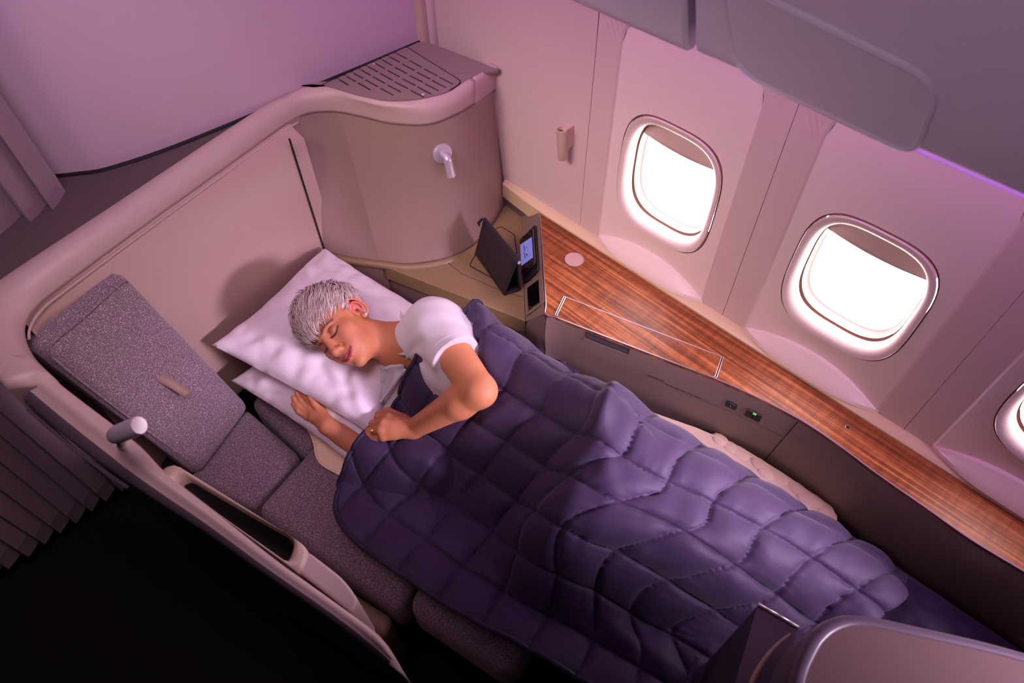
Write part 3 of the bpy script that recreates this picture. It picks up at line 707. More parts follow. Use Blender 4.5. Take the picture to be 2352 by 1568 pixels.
# side panels below the edge
side_top = [W1 + Vector((.012, -.012, 0))] + edge
def side_row(z, off): return [Vector((p.x, p.y + off, z)) for p in side_top]
rows = [side_row(.748, .002), side_row(.735, -.001), side_row(.68, -.003), side_row(.655, -.003), side_row(.645, -.002), side_row(.48, .012), side_row(.30, .02)]
vs, fs = loft(rows); side = cpart(mesh('side_panel', vs, fs, 'console_side', sharp=False))
bpy.context.view_layer.update(); side_bvh = bvh_of(side)
# bent cheek between tray front and walnut corner
TRZ = .66
F_R = at(1207, 737, TRZ)
ck = [[W1 + Vector((.012, -.012, -.002)), W1 + Vector((-.004, -.010, -.003)), F_R + Vector((0, 0, 0))], [Vector((W1.x + .012, W1.y - .010, .64)), Vector((W1.x - .03, W1.y - .022, .62)), F_R + Vector((.0, .0, -.03))], [Vector((W1.x + .012, W1.y + .002, .30)), Vector((W1.x - .03, W1.y - .01, .30)), Vector((F_R.x, F_R.y + .01, .30))]]
vs, fs = loft(ck); cpart(mesh('cheek', vs, fs, 'console_side', sharp=False, subsurf=2))
def on_side(px, py, lift=0.0):
    p, nn = hit(side_bvh, px, py)
    return p + nn * lift, nn
def side_tube(pts, r, name, m):
    P = [on_side(*q, .0004)[0] for q in pts]; vs, fs = tube(P, r, 6); return cpart(mesh(name, vs, fs, m))
side_tube([(1832, 969), (1812, 992), (1790, 1017), (1757, 1056)], .0016, 'seam', 'gasket')
side_tube([(1455, 862), (1560, 900), (1650, 934), (1700, 955), (1745, 977), (1800, 1004)], .0009, 'seam', 'ledge')
# pull recess under the lid
def recess():
    q = [(1346, 762), (1447, 802), (1444, 812), (1347, 774)]
    P = [on_side(*a, .0006)[0] for a in q]; nn = on_side(1395, 787)[1]
    vs, fs = slab(P, nn * -.002); cpart(mesh('pull_recess', vs, fs, 'front_rim', smooth=False))
    vs, fs = tube([p + nn * .0006 for p in P] + [P[0] + nn * .0006], .0016, 6); cpart(mesh('pull_rim', vs, fs, 'gasket'))
    P2 = [on_side(*a, .002)[0] for a in ((1343, 775), (1445, 813), (1444, 816), (1343, 778))]
    vs, fs = slab(P2, nn * .003); cpart(mesh('pull_lip', vs, fs, 'console_side', smooth=False))
recess()
def sock(cx, cy, w, h, r, name, label):
    p, nn = on_side(cx, cy); t = Vector((.94, .33, 0)); t = (t - nn * t.dot(nn)).normalized(); u = nn.cross(t); u = u if u.z > 0 else -u
    pts = round_poly([p - t * w - u * h, p + t * w - u * h, p + t * w + u * h, p - t * w + u * h], r, 5)
    vs, fs = slab([q - nn * .001 for q in pts], nn * .0035); o = cpart(mesh(name, vs, fs, 'black_leather', smooth=False, bevel=.001)); o['label'] = label
    return o, p + nn * .0026, t, u, nn
o, p, t, u, nn = sock(1680, 930, .0155, .0135, .005, 'usb_socket', 'dark rounded usb socket with a tiny blue light')
for nme, m_, a, b, w, h in (('usb_light', 'led_blue', -.001, -.002, .0012, .0010), ('usb_slot', 'black_hole', .0, .003, .006, .002), ('usb_glint', 'console_panel', .002, .0098, .0095, .0012)):
    c = p + t * a + u * b; vs, fs = slab([c - t * w - u * h, c + t * w - u * h, c + t * w + u * h, c - t * w + u * h], nn * .0006); q = mesh(nme, vs, fs, m_, smooth=False); q.parent = o
o, p, t, u, nn = sock(1731, 953, .0205, .0175, .002, 'power_socket', 'black power socket with a green light')
for nme, m_, a, b, w, h in (('socket_light', 'led_green', .001, .0105, .0045, .0036), ('pin_hole', 'black_hole', -.008, .004, .0035, .0012), ('pin_hole', 'black_hole', .0095, .004, .0035, .0012), ('pin_hole', 'black_hole', 0, -.003, .0022, .0020), ('pin_hole', 'black_hole', 0, -.009, .0020, .0020), ('socket_top', 'console_side', 0, .0155, .019, .0012)):
    c = p + t * a + u * b; vs, fs = slab([c - t * w - u * h, c + t * w - u * h, c + t * w + u * h, c - t * w + u * h], nn * .0006); q = mesh(nme, vs, fs, m_, smooth=False); q.parent = o
# printed notice on the panel: a row of characters and a line of small words
def notice(px, py, text, size, bold=0.0):
    p, nn = on_side(px, py, .0006); t = on_side(px + 25, py + 10)[0] - on_side(px, py)[0]; t = (t - nn * t.dot(nn)).normalized(); u = nn.cross(t)
    if u.z < 0: u = -u
    c = bpy.data.curves.new('notice', 'FONT'); c.body = text; c.size = size; c.extrude = 0.0002; c.offset = bold; c.space_character = 1.1
    tmp = bpy.data.objects.new('tmp', c); col.objects.link(tmp); bpy.context.view_layer.update()
    me = bpy.data.meshes.new_from_object(tmp.evaluated_get(bpy.context.evaluated_depsgraph_get())); bpy.data.objects.remove(tmp)
    M = Matrix((t, u, t.cross(u))).transposed().to_4x4(); M.translation = p; me.transform(M)
    me.materials.clear(); cpart(link('notice_text', me, 'ink', smooth=False))
notice(1528, 882, 'Fasten seat belt when seated'[:27], .0085, .0001)
def glyph_row():
    p, nn = on_side(1487, 861, .0006); q, _ = on_side(1526, 876, .0006); t = (q - p).normalized(); u = nn.cross(t); u = u if u.z > 0 else -u
    L_ = (q - p).length; vs, fs = [], []
    for k in range(9):
        c = p + t * L_ * (k + (.5 if k < 6 else .75)) / 9.3; w = L_ * .042; h = .0042
        for bar in ((-1, -.9, 1, -.6), (-1, .05, 1, .35), (-1, .7, 1, .95), (-.9, -.9, -.6, .9), (.6, -.9, .9, .9), (-.15, -.9, .15, .9))[: 6 if k % 2 else 5]:
            b0 = len(vs); vs += [c + t * w * bar[0] + u * h * bar[1], c + t * w * bar[2] + u * h * bar[1], c + t * w * bar[2] + u * h * bar[3], c + t * w * bar[0] + u * h * bar[3]]; fs.append((b0, b0 + 1, b0 + 2, b0 + 3))
    cpart(mesh('notice_text', vs, fs, 'ink', smooth=False))
glyph_row()
# cream rail between shelf and wall
rl = [(-1.318, 1.285), (-1.318, 1.262 + .012), (W0.x - .02, 1.268), (W0.x + .02, RAILY + .001)]
rings = []
for x in np.linspace(-1.318, 1.2, 40):
    f = min(1, max(0, (x + 1.318) / .16)); y0 = 1.276 - .014 * f
    rings.append([(x, YW + .006, .70), (x, YW + .006, SHELF + .012), (x, YW - .008, SHELF + .014), (x, y0 + .004, SHELF + .009), (x, y0, SHELF + .004), (x, y0, .70)])
vs, fs = loft(rings, True, True, True); cpart(mesh('back_rail', vs, fs, 'rail_cream'))
# round inlay and small ring button
c = at(1319, 597, SHELF); lathe([(.0295, .0004), (.0295, .0022), (.0280, .0026), (.0272, .0014), (.0271, .0012), (.0001, .0012)], c, (0, 0, 1), 48, None, 'round_inlay', 'inlay'); cpart(col.objects[-1])
lathe([(.0300, .0003), (.0300, .0028), (.0288, .0030), (.0284, .0010)], c, (0, 0, 1), 48, None, 'inlay_ring', 'steel'); cpart(col.objects[-1])
c = at(1946, 981, SHELF); lathe([(.0062, .0003), (.0062, .002), (.0046, .0022), (.0040, .001)], c, (0, 0, 1), 24, None, 'button_ring', 'steel'); cpart(col.objects[-1])
lathe([(.0040, .0003), (.0040, .0012), (.0001, .0012)], c, (0, 0, 1), 20, None, 'button', 'gasket'); cpart(col.objects[-1])

# lower tray beside the cabinet
tb = [(p.x, p.y) for p in spline(bs[2:], 3)]
F_L = at(884, 612, TRZ)
tray_poly = [(F_L.x, F_L.y), (F_R.x, F_R.y), tuple(at(1197, 494, TRZ))[:2], (-1.24, 1.292), (-1.33, 1.292)] + tb[::-1]
vs, fs = prism(tray_poly, .60, TRZ); cpart(mesh('tray', vs, fs, 'tray', smooth=False, bevel=.010, bseg=4))
# rolled edge that runs along the cabinet foot into the tray
rp = spline([bs[0] + Vector((.006, -.01, 0)), bs[1] + Vector((.008, -.008, 0)), bs[2] + Vector((.006, -.006, 0)), bs[3] + Vector((.012, -.004, 0)), bs[4] + Vector((.014, 0, 0)), bs[5] + Vector((.012, .004, 0)), bs[6] + Vector((.008, .004, 0))], 5)
vs, fs = tube([p + Vector((0, 0, -.004)) for p in rp], [.013] * (len(rp) - 6) + [.012, .010, .008, .006, .004, .002], 10); cpart(mesh('rolled_edge', vs, fs, 'tray'))
tw = [Vector((p.x, p.y, .62)) for p in rp[:14]] ; 
vs, fs = loft([[p, Vector((p.x + .004, p.y - .004, .50)), Vector((p.x, p.y, .30))] for p in rp[:12]]); cpart(mesh('tray_return', vs, fs, 'console_side', sharp=False))
# tray front apron
dirF = Vector((F_R.x - F_L.x, F_R.y - F_L.y, 0)).normalized(); nF = Vector((dirF.y, -dirF.x, 0))
ap = [(F_L.x - .02, F_L.y + .01), (F_R.x + .03, F_R.y + .02), (F_R.x + .03, F_R.y + .10), (F_L.x - .02, F_L.y + .12)]
vs, fs = prism(ap, .30, .602); cpart(mesh('tray_apron', vs, fs, 'console_side', smooth=False))
vs, fs = tube([at(1020, 596, TRZ) + Vector((0, 0, .0006)), at(1060, 628, TRZ) + Vector((0, 0, .0006)), at(1160, 672, TRZ) + Vector((0, 0, .0006)), at(1204, 682, TRZ) + Vector((0, 0, .0006))], .0014, 6); cpart(mesh('seam', vs, fs, 'ledge'))
hp = round_poly([at(1078, 610, TRZ), at(1118, 540, TRZ), at(1150, 520, TRZ), at(1182, 540, TRZ), at(1196, 662, TRZ), at(1150, 650, TRZ)], .012, 4)
vs, fs = slab([p + Vector((0, 0, .0015)) for p in hp], (0, 0, -.003)); cpart(mesh('tray_hatch', vs, fs, 'tray', smooth=False, bevel=.001))
vs, fs = tube([p + Vector((0, 0, .001)) for p in hp] + [hp[0] + Vector((0, 0, .001))], .0018, 6); cpart(mesh('hatch_gap', vs, fs, 'gasket'))
# tray back wall under the rail
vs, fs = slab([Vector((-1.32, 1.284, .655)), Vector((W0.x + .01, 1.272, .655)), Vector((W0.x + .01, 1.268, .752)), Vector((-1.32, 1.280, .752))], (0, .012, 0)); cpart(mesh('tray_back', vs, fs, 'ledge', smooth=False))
# sloping control panel
PT0, PT1, PB0, PB1 = W0 + Vector((-.002, 0, 0)), W1 + Vector((-.002, -.006, 0)), at(1196, 493, TRZ), F_R + Vector((.001, 0, 0))
vs, fs = loft([[PT0, PB0], [PT1, PB1]]); cpart(mesh('control_panel', [PT0, PT1, PB1, PB0, PT0 + Vector((.05, .02, -.09)), PT1 + Vector((.05, .02, -.09))], [(0, 1, 2, 3), (0, 4, 5, 1), (4, 3, 2, 5), (0, 3, 4), (1, 5, 2)], 'console_panel', smooth=False))
PN = (PT1 - PT0).cross(PB0 - PT0).normalized(); PN = PN if PN.z > 0 else -PN
def pp(px, py, lift=0.0): return atp(px, py, PT0, PN) + PN * lift
fr = round_poly([pp(1204, 654), pp(1246, 630), pp(1251, 694), pp(1209, 726)], [.002, .012, .012, .002], 4)
vs, fs = slab(fr, PN * .0015); cpart(mesh('screen_frame', vs, fs, 'console_panel', smooth=False, bevel=.0006))
sc = [pp(1212, 662, .0016), pp(1239, 642, .0016), pp(1242, 694, .0016), pp(1215, 715, .0016)]
vs, fs = slab(sc, PN * .0008); o = cpart(mesh('side_screen', vs, fs, 'glass_dark', smooth=False)); o['label'] = 'small black side screen'
vs, fs = tube([p + PN * .0006 for p in sc] + [sc[0] + PN * .0006], .0011, 6); cpart(mesh('screen_edge', vs, fs, 'steel'))

# handset parked in the control panel
hs = empty('handset', pp(1220, 585)); inv = Matrix.Translation(-pp(1220, 585)); tag(hs, 'black control handset with lit lavender screen docked beside the wood', 'handset')
def hpart(o): o.parent = hs; o.matrix_parent_inverse = inv; return o
ol = round_poly([pp(1200, 550), pp(1233, 516), pp(1240, 622), pp(1205, 654)], [.018, .014, .018, .016], 6)
vs, fs = slab(ol, PN * .007); hpart(mesh('cradle', vs, fs, 'black_leather', smooth=False, bevel=.002))
ol = round_poly([pp(1201, 553, .007), pp(1231, 528, .007), pp(1236, 608, .007), pp(1206, 636, .007)], [.014, .010, .016, .014], 6)
vs, fs = slab(ol, PN * .007); hpart(mesh('handset_body', vs, fs, 'black_gloss', smooth=False, bevel=.002))
vs, fs = tube([p + PN * .004 for p in ol] + [ol[0] + PN * .004], .0012, 6); hpart(mesh('chrome_edge', vs, fs, 'console_panel'))
vs, fs = slab([pp(1203, 566, .0142), pp(1230, 548, .0142), pp(1233, 595, .0142), pp(1206, 614, .0142)], PN * .0004); hpart(mesh('handset_screen', vs, fs, 'screen', smooth=False))
for x0, y0, x1, y1, w in ((1212, 567, 1214, 580, .0016), (1213, 584, 1215, 597, .0016), (1218, 571, 1219, 573, .0016), (1218, 587, 1220, 591, .002)):
    a, b = pp(x0, y0, .0148), pp(x1, y1, .0148); d = (b - a).normalized(); q = PN.cross(d) * w
    vs, fs = slab([a - q, b - q, b + q, a + q], PN * .0003); hpart(mesh('screen_mark', vs, fs, 'screen_mark', smooth=False))
for x, y in ((1217, 542), (1222, 538), (1226, 541), (1208, 552), (1211, 620), (1216, 617), (1221, 613), (1223, 618), (1219, 610), (1230, 604), (1212, 627), (1222, 629), (1232, 624)):
    lathe([(.0016, 0), (.0016, .0006), (.0001, .0009)], pp(x, y, .014 if y < 626 else .007), PN, 10, None, 'key', 'console_panel'); hpart(col.objects[-1])

# black folding cover standing on the tray
tc_ = at(1150, 620, TRZ); case = empty('tablet_cover', tc_); inv = Matrix.Translation(-tc_); tag(case, 'black leather folding tablet cover standing like a tent on the tray', 'tablet cover')
R1, R2 = at(1113, 502, .835), at(1192, 596, .835); F1, F2_ = at(1093, 582, .6665), at(1159, 677, .6665); K1, K2 = at(1150, 590, .6665), at(1197, 664, .6665)
nf = (R2 - R1).cross(F1 - R1).normalized()
for nm, q in (('front_flap', (R1, R2, F2_, F1)), ('back_flap', (R1.lerp(R2, .05), R2, K2, K1)), ('base_flap', (F1, F2_, K2, K1))):
    nn = (q[1] - q[0]).cross(q[3] - q[0]).normalized()
    rows = []
    for a in range(9):
        f = a / 8; row = []
        for b in range(9):
            g = b / 8; p = q[0].lerp(q[1], f).lerp(q[3].lerp(q[2], f), g); row.append(p + nn * .006 * math.sin(math.pi * g) * math.sin(math.pi * f) * (1 if nm == 'front_flap' else .3))
        rows.append(row)
    vs, fs = loft(rows); o = mesh(nm, vs, fs, 'black_leather', solid=.004); o.parent = case; o.matrix_parent_inverse = inv
vs, fs = tube([R1, R1.lerp(R2, .5), R2], .005, 10); o = mesh('spine', vs, fs, 'black_leather'); o.parent = case; o.matrix_parent_inverse = inv
d = (R2 - R1).normalized(); lathe([(.0052, 0), (.0052, .002), (.0036, .0026), (.0030, .001)], R2 + Vector((0, 0, -.012)) , d, 16, None, 'eyelet', 'silver'); o = col.objects[-1]; o.parent = case; o.matrix_parent_inverse = inv
vs, fs = tube([R1 + Vector((-.006, -.004, -.002)), R1 + Vector((-.016, -.012, -.020)), R1 + Vector((-.012, -.012, -.030))], [.004, .005, .002], 10); o = mesh('tab', vs, fs, 'black_leather'); o.parent = case; o.matrix_parent_inverse = inv

# ------------------------------------------------------------------ lie-flat seat
BED = .50
seat = empty('lie_flat_seat', (-.8, .5, 0)); INV_L = Matrix.Translation((.8, -.5, 0)); tag(seat, 'lie-flat airline seat in grey mauve woven cloth, laid out as a bed', 'seat')
def lpart(o, parent=None): o.parent = seat; o.matrix_parent_inverse = INV_L; return o
def cushion(name, poly, z0, z1, bev=.03, crown=.0, m='seat_cloth', bseg=5):
    vs, fs = prism(poly, z0, z1); return lpart(mesh(name, vs, fs, m, sharp=False, bevel=bev, bseg=bseg))
xy = lambda p: (p.x, p.y)
AX = Vector((.966, .259, 0)); CR = Vector((-.24, .97, 0)).normalized()
w0, w1, w2, w3 = at(465, 1096, BED), at(584, 945, BED), at(690, 1046, BED), at(580, 1168, BED)
s5, s6 = at(948, 1348, BED), at(918, 1410, BED)
lg = [at(926, 1392, BED), at(1166, 1556, BED), at(1196, 1532, BED)]
gap = AX * .004
cushion('headrest_wedge', [xy(w0 - CR * .02 - AX * .04), xy(w1 - AX * .04), xy(w2 - gap), xy(w3 - gap)], .34, BED, .022)
cushion('back_cushion', [xy(w1 + CR * .012 + Vector((-.06, 0, 0))), xy(w2 + CR * .012 - gap), xy(w2 + CR * .60 - gap), xy(w1 + CR * .52 + Vector((-.12, 0, 0)))], .30, BED - .03, .025)
cushion('seat_cushion', [xy(w3 + gap), xy(s6 - gap), xy(s5 - gap), xy(s5 + CR * .62), xy(w2 + CR * .62 + gap), xy(w2 + gap)], .33, BED, .032)
cushion('leg_cushion', [xy(lg[0] + gap * 2), xy(lg[1]), xy(lg[2]), xy(lg[2] + CR * .60), xy(s5 + CR * .62 + gap * 2), xy(s5 + gap * 2)], .35, BED, .036)
cushion('foot_cushion', [(-.16, .50), (.62, .80), (.62, 1.16), (-.2, 1.13)], .36, BED - .015, .03)
cushion('seat_base', [xy(at(700, 1290, .42)), xy(at(905, 1420, .42)), xy(at(880, 1470, .42)), xy(at(660, 1310, .42))], .10, .43, .03, m='olive')
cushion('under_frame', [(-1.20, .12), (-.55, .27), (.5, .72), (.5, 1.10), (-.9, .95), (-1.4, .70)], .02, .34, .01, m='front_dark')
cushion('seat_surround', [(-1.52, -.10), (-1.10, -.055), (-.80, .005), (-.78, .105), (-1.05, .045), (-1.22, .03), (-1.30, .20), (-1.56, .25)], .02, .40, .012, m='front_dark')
# upright side cushion with a leather strap
UA, UB, UC, UD = at(78, 800, 1.07), at(283, 622, 1.07), at(583, 938, .505), at(466, 1096, .505)
un = (UB - UA).cross(UD - UA).normalized(); un = un if un.x > 0 else -un
U0, U1 = UA - un * .06 + Vector((0, 0, .015)), UB - un * .06 + Vector((0, 0, .015))
rows = []
nu, nv = 17, 25
fr_ = [];
for a in range(nu):
    f = a / (nu - 1); row = []
    for b in range(nv):
        g = b / (nv - 1); p = UA.lerp(UB, f).lerp(UD.lerp(UC, f), g); e = min(f, 1 - f) * .24; e2 = min(g, 1 - g) * .75
        rr = .028; k1 = max(0, 1 - e / rr); k2 = max(0, 1 - e2 / rr)
        p = p - un * (.024 * (1 - math.sqrt(max(0, 1 - min(1, k1) ** 2))) + .024 * (1 - math.sqrt(max(0, 1 - min(1, k2) ** 2)))) + un * .010 * math.sin(math.pi * f) * math.sin(math.pi * g)
        row.append(p)
    rows.append(row)
bk = [[p - un * .055 for p in r] for r in rows]
vs = [p for r in rows for p in r] + [p for r in bk for p in r]; fs = grid_faces(nu, nv); N1 = nu * nv
fs += [tuple(i + N1 for i in f[::-1]) for f in grid_faces(nu, nv)]
bd = [k * nv for k in range(nu)] + [(nu - 1) * nv + k for k in range(1, nv)] + [k * nv + nv - 1 for k in range(nu - 2, -1, -1)] + [k for k in range(nv - 2, 0, -1)]
fs += [(bd[i], bd[(i + 1) % len(bd)], bd[(i + 1) % len(bd)] + N1, bd[i] + N1) for i in range(len(bd))]
side_cush = lpart(mesh('upright_cushion', vs, fs, 'seat_cloth', sharp=False))
def up(f, g, l=0.0): return UA.lerp(UB, f).lerp(UD.lerp(UC, f), g) + un * l
pip = [up(.06, .92, -.004), up(.03, .5, -.004), up(.03, .12, -.003), up(.06, .055, 0), up(.14, .03, .002), up(.5, .03, .006), up(.9, .03, .002), up(.965, .05, -.004)]
vs, fs = tube(spline(pip, 5), .0028, 8); lpart(mesh('piping', vs, fs, 'seat_cloth'))
sa = atp(362, 862, up(.5, .5, .012), un); sb_ = atp(428, 905, up(.5, .5, .03), un)
sd = (sb_ - sa); sw = un.cross(sd).normalized() * .0115
rows = []
for k in range(9):
    f = k / 8; p = sa.lerp(sb_, f) + un * (-.012 + .030 * math.sin(min(1, f * 1.8) * math.pi / 2) - .006 * f)
    rows.append([p - sw, p, p + sw])
vs, fs = loft(rows); lpart(mesh('strap', vs, fs, 'strap', solid=.004)); col.objects[-1]['label'] = 'tan leather pull strap'
# ------------------------------------------------------------------ bedding
def vnoise(x, y, z=0.0, s=1.0, seed=0):
    from mathutils import noise
    return noise.noise(Vector((x * s + seed * 7.3, y * s - seed * 3.1, z * s + seed)))
HEAD_P = Vector((-1.169, .502, .799))
def pillow(name, A, B, C, D, zc, T, label, dent=None, tip=0.0, seed=0):
    nu, nv = 73, 57; top = []; bot = []
    for a in range(nu):
        u = -1 + 2 * a / (nu - 1)
        for b in range(nv):
            v = -1 + 2 * b / (nv - 1)
            # sides pull in between the corners
            uu = u * (1 - .07 * (1 - u * u) * 0 - .06 * (1 - v * v) * abs(u)); vv = v * (1 - .07 * (1 - u * u) * abs(v))
            f, g = (uu + 1) / 2, (vv + 1) / 2
            p = A.lerp(B, f).lerp(D.lerp(C, f), g)
            h = max(0, (1 - u * u)) ** .45 * max(0, (1 - v * v)) ** .45
            edge = max(abs(u), abs(v))
            w = .5 * vnoise(p.x, p.y, 0, 9, seed) + .35 * vnoise(p.x, p.y, 1, 20, seed) + .9 * abs(vnoise(p.x * .5 + p.y, p.y * .4 - p.x, 3, 15, seed)) * (.3 + .7 * edge)
            rad = .006 * math.sin(math.atan2(v, u) * 17 + 3 * vnoise(p.x, p.y, 0, 8, seed)) * max(0, edge - .45) * (1 - edge) * 6
            z = p.z + zc + (tip * (max(0, -u * 1.0) ** 2) * max(0, -v) ** 2)
            t = T * h
            zt = z + t * (1 + .20 * w) + rad * 1.2 + .004 * w
            if dent is not None:
                dx, dy = p.x - dent.x, p.y - dent.y; q = (dx * dx + dy * dy) / (.115 ** 2)
                zt -= .05 * math.exp(-q) * min(1, h * 1.6)
            top.append(Vector((p.x, p.y, zt))); bot.append(Vector((p.x, p.y, z - t * .55)))
    n = nu * nv; vs = top + bot; fs = grid_faces(nu, nv); fs = fs + [tuple(i + n for i in f[::-1]) for f in grid_faces(nu, nv)]
    o = mesh(name, vs, fs, 'pillow', sharp=False)
    bm = bmesh.new(); bm.from_mesh(o.data); bmesh.ops.remove_doubles(bm, verts=bm.verts, dist=.0006); bmesh.ops.recalc_face_normals(bm, faces=bm.faces); bm.to_mesh(o.data); bm.free()
    for p_ in o.data.polygons: p_.use_smooth = True
    return tag(o, label, 'pillow', 'white pillows')
# lower pillow lies on the bed, the upper one carries the head
pillow('pillow', at(528, 872, .575), at(760, 700, .575), at(1010, 820, .575), at(850, 1098, .565), -.004, .060, 'white pillow underneath, lying flat on the seat below the other pillow', None, 0, 3)
pillow('pillow', at(494, 806, .685), at(746, 570, .69), at(955, 702, .68), at(868, 1008, .612), .0, .092, 'white pillow on top, under the sleeping head', HEAD_P, .03, 5)

# quilted mattress pad
def pad():
    pts = round_poly([at(722, 1012, .512), at(728, 1062, .512), at(800, 1100, .512), at(1000, 1230, .512), Vector((-.1, .55, .512)), Vector((.09, 1.0, .512)), at(1912, 1195, .512), at(1916, 1170, .512), at(1800, 1090, .512), at(1700, 1028, .512), at(1600, 985, .512), Vector((-.75, .94, .512)), Vector((-1.20, .80, .512)), Vector((-1.45, .70, .512)), Vector((-1.36, .35, .512))], [.03, .05, .03, .02, .02, .02, .02, .02, .0, .0, .0, .02, .02, .02, .03], 5)
    vs, fs = slab(pts, (0, 0, -.010)); o = mesh('mattress_pad', vs, fs, 'pad', sharp=False, bevel=.004); tag(o, 'cream quilted mattress pad spread under the bedding', 'mattress pad')
    e = [p + Vector((0, 0, .0005)) for p in pts]; vs, fs = tube(e + [e[0]], .0035, 8, False); q = mesh('pad_binding', vs, fs, 'pad'); q.parent = o
    # stitched puffs where the pad shows along the console
    for k, (x, y) in enumerate(((1655, 1010), (1700, 1040), (1745, 1066), (1790, 1096), (1832, 1122), (1872, 1150), (1900, 1178), (1680, 1028), (1760, 1085), (1850, 1145))):
        c = at(x, y, .512); vs, fs = [], []
        for a in range(5):
            for b in range(10):
                r = .024 * math.cos(a * math.pi / 8); vs.append((c.x + r * math.cos(b * math.pi / 5) * 1.2, c.y + r * math.sin(b * math.pi / 5) * .8, c.z + .0045 * math.sin(a * math.pi / 8)))
        fs = grid_faces(5, 10, False, True) + [tuple(range(40, 50))]; q = mesh('pad_puff', vs, fs, 'pad', sharp=False); q.parent = o
pad()

# ------------------------------------------------------------------ quilt draped over the body
SH_, HIP_, KNEE_, ANK_, FOOT_ = np.array((-.96, .745)), np.array((-.47, .80)), np.array((-.36, .55)), np.array((.08, .925)), np.array((.20, .96))
def seg_d(P, a, b):
    d = b - a; t = np.clip(((P - a) @ d) / (d @ d), 0, 1); q = a + t[..., None] * d; return np.linalg.norm(P - q, axis=-1), t
def tri_d(P, a, b, c):
    d = np.minimum(np.minimum(seg_d(P, a, b)[0], seg_d(P, b, c)[0]), seg_d(P, c, a)[0])
    def s(p, q): return (P[..., 0] - q[0]) * (p[1] - q[1]) - (p[0] - q[0]) * (P[..., 1] - q[1])
    s1, s2, s3 = s(a, b), s(b, c), s(c, a); inside = ((s1 < 0) == (s2 < 0)) & ((s2 < 0) == (s3 < 0))
    return np.where(inside, 0, d)
def smax(a, b, k):
    h = np.clip(.5 + .5 * (a - b) / k, 0, 1); return b * (1 - h) + a * h + k * h * (1 - h)
def fall(d, w, p=2.0):
    x = np.clip(d / w, 0, 1); return (1 - x ** p) ** 1.35
def quilt_h(P):
    base = .527
    d, t = seg_d(P, SH_, HIP_)
    zt = .885 - .055 * np.sin(np.pi * np.clip(t, 0, 1)) - .025 * t
    side = (P[..., 1] < (SH_[1] + (HIP_[1] - SH_[1]) * t))
    w = np.where(side, .34, .17)
    h1 = base + (zt - base) * fall(d, w, 1.7)
    d2 = tri_d(P, HIP_, KNEE_, ANK_)
    # plateau height: falls from the hip to the knees and on to the feet
    rh = np.clip(np.linalg.norm(P - HIP_, axis=-1) / .62, 0, 1)
    zt2 = .86 - .21 * rh
    h2 = base + (zt2 - base) * fall(d2, .19, 1.8)
    d3, t3 = seg_d(P, ANK_, FOOT_)
    h3 = base + (.655 - .02 * t3 - base) * fall(d3, .15, 2.2)
    d4, t4 = seg_d(P, KNEE_, (KNEE_ + ANK_) / 2 + np.array((.0, -.02)))
    h4 = base + (.735 - .04 * t4 - base) * fall(d4, .13, 2.0)
    h = smax(smax(h1, h2, .05), smax(h3, h4, .04), .04)
    d5, t5 = seg_d(P, np.array((-.97, .365)), np.array((-.80, .47)))       # the lower arm under the quilt
    h = smax(h, base + .098 * fall(d5, .12, 2.4), .02)
    for a_, b_, r_ in (((-.93, .70, .83), (-.74, .63, .83), .05), ((-.74, .63, .83), (-.86, .482, .655), .040), ((-.86, .482, .655), (-.93, .43, .655), .026)):   # pressed down under the upper arm
        a_, b_ = np.array(a_), np.array(b_); d6, t6 = seg_d(P, a_[:2], b_[:2]); zc = a_[2] + (b_[2] - a_[2]) * t6
        lim = np.where(d6 < r_ * 1.7, zc - np.sqrt(np.maximum(r_ ** 2 - d6 ** 2, 0)) - .016 + np.maximum(0, d6 - r_) * 1.5, 9.0); h = np.minimum(h, lim)
    return h
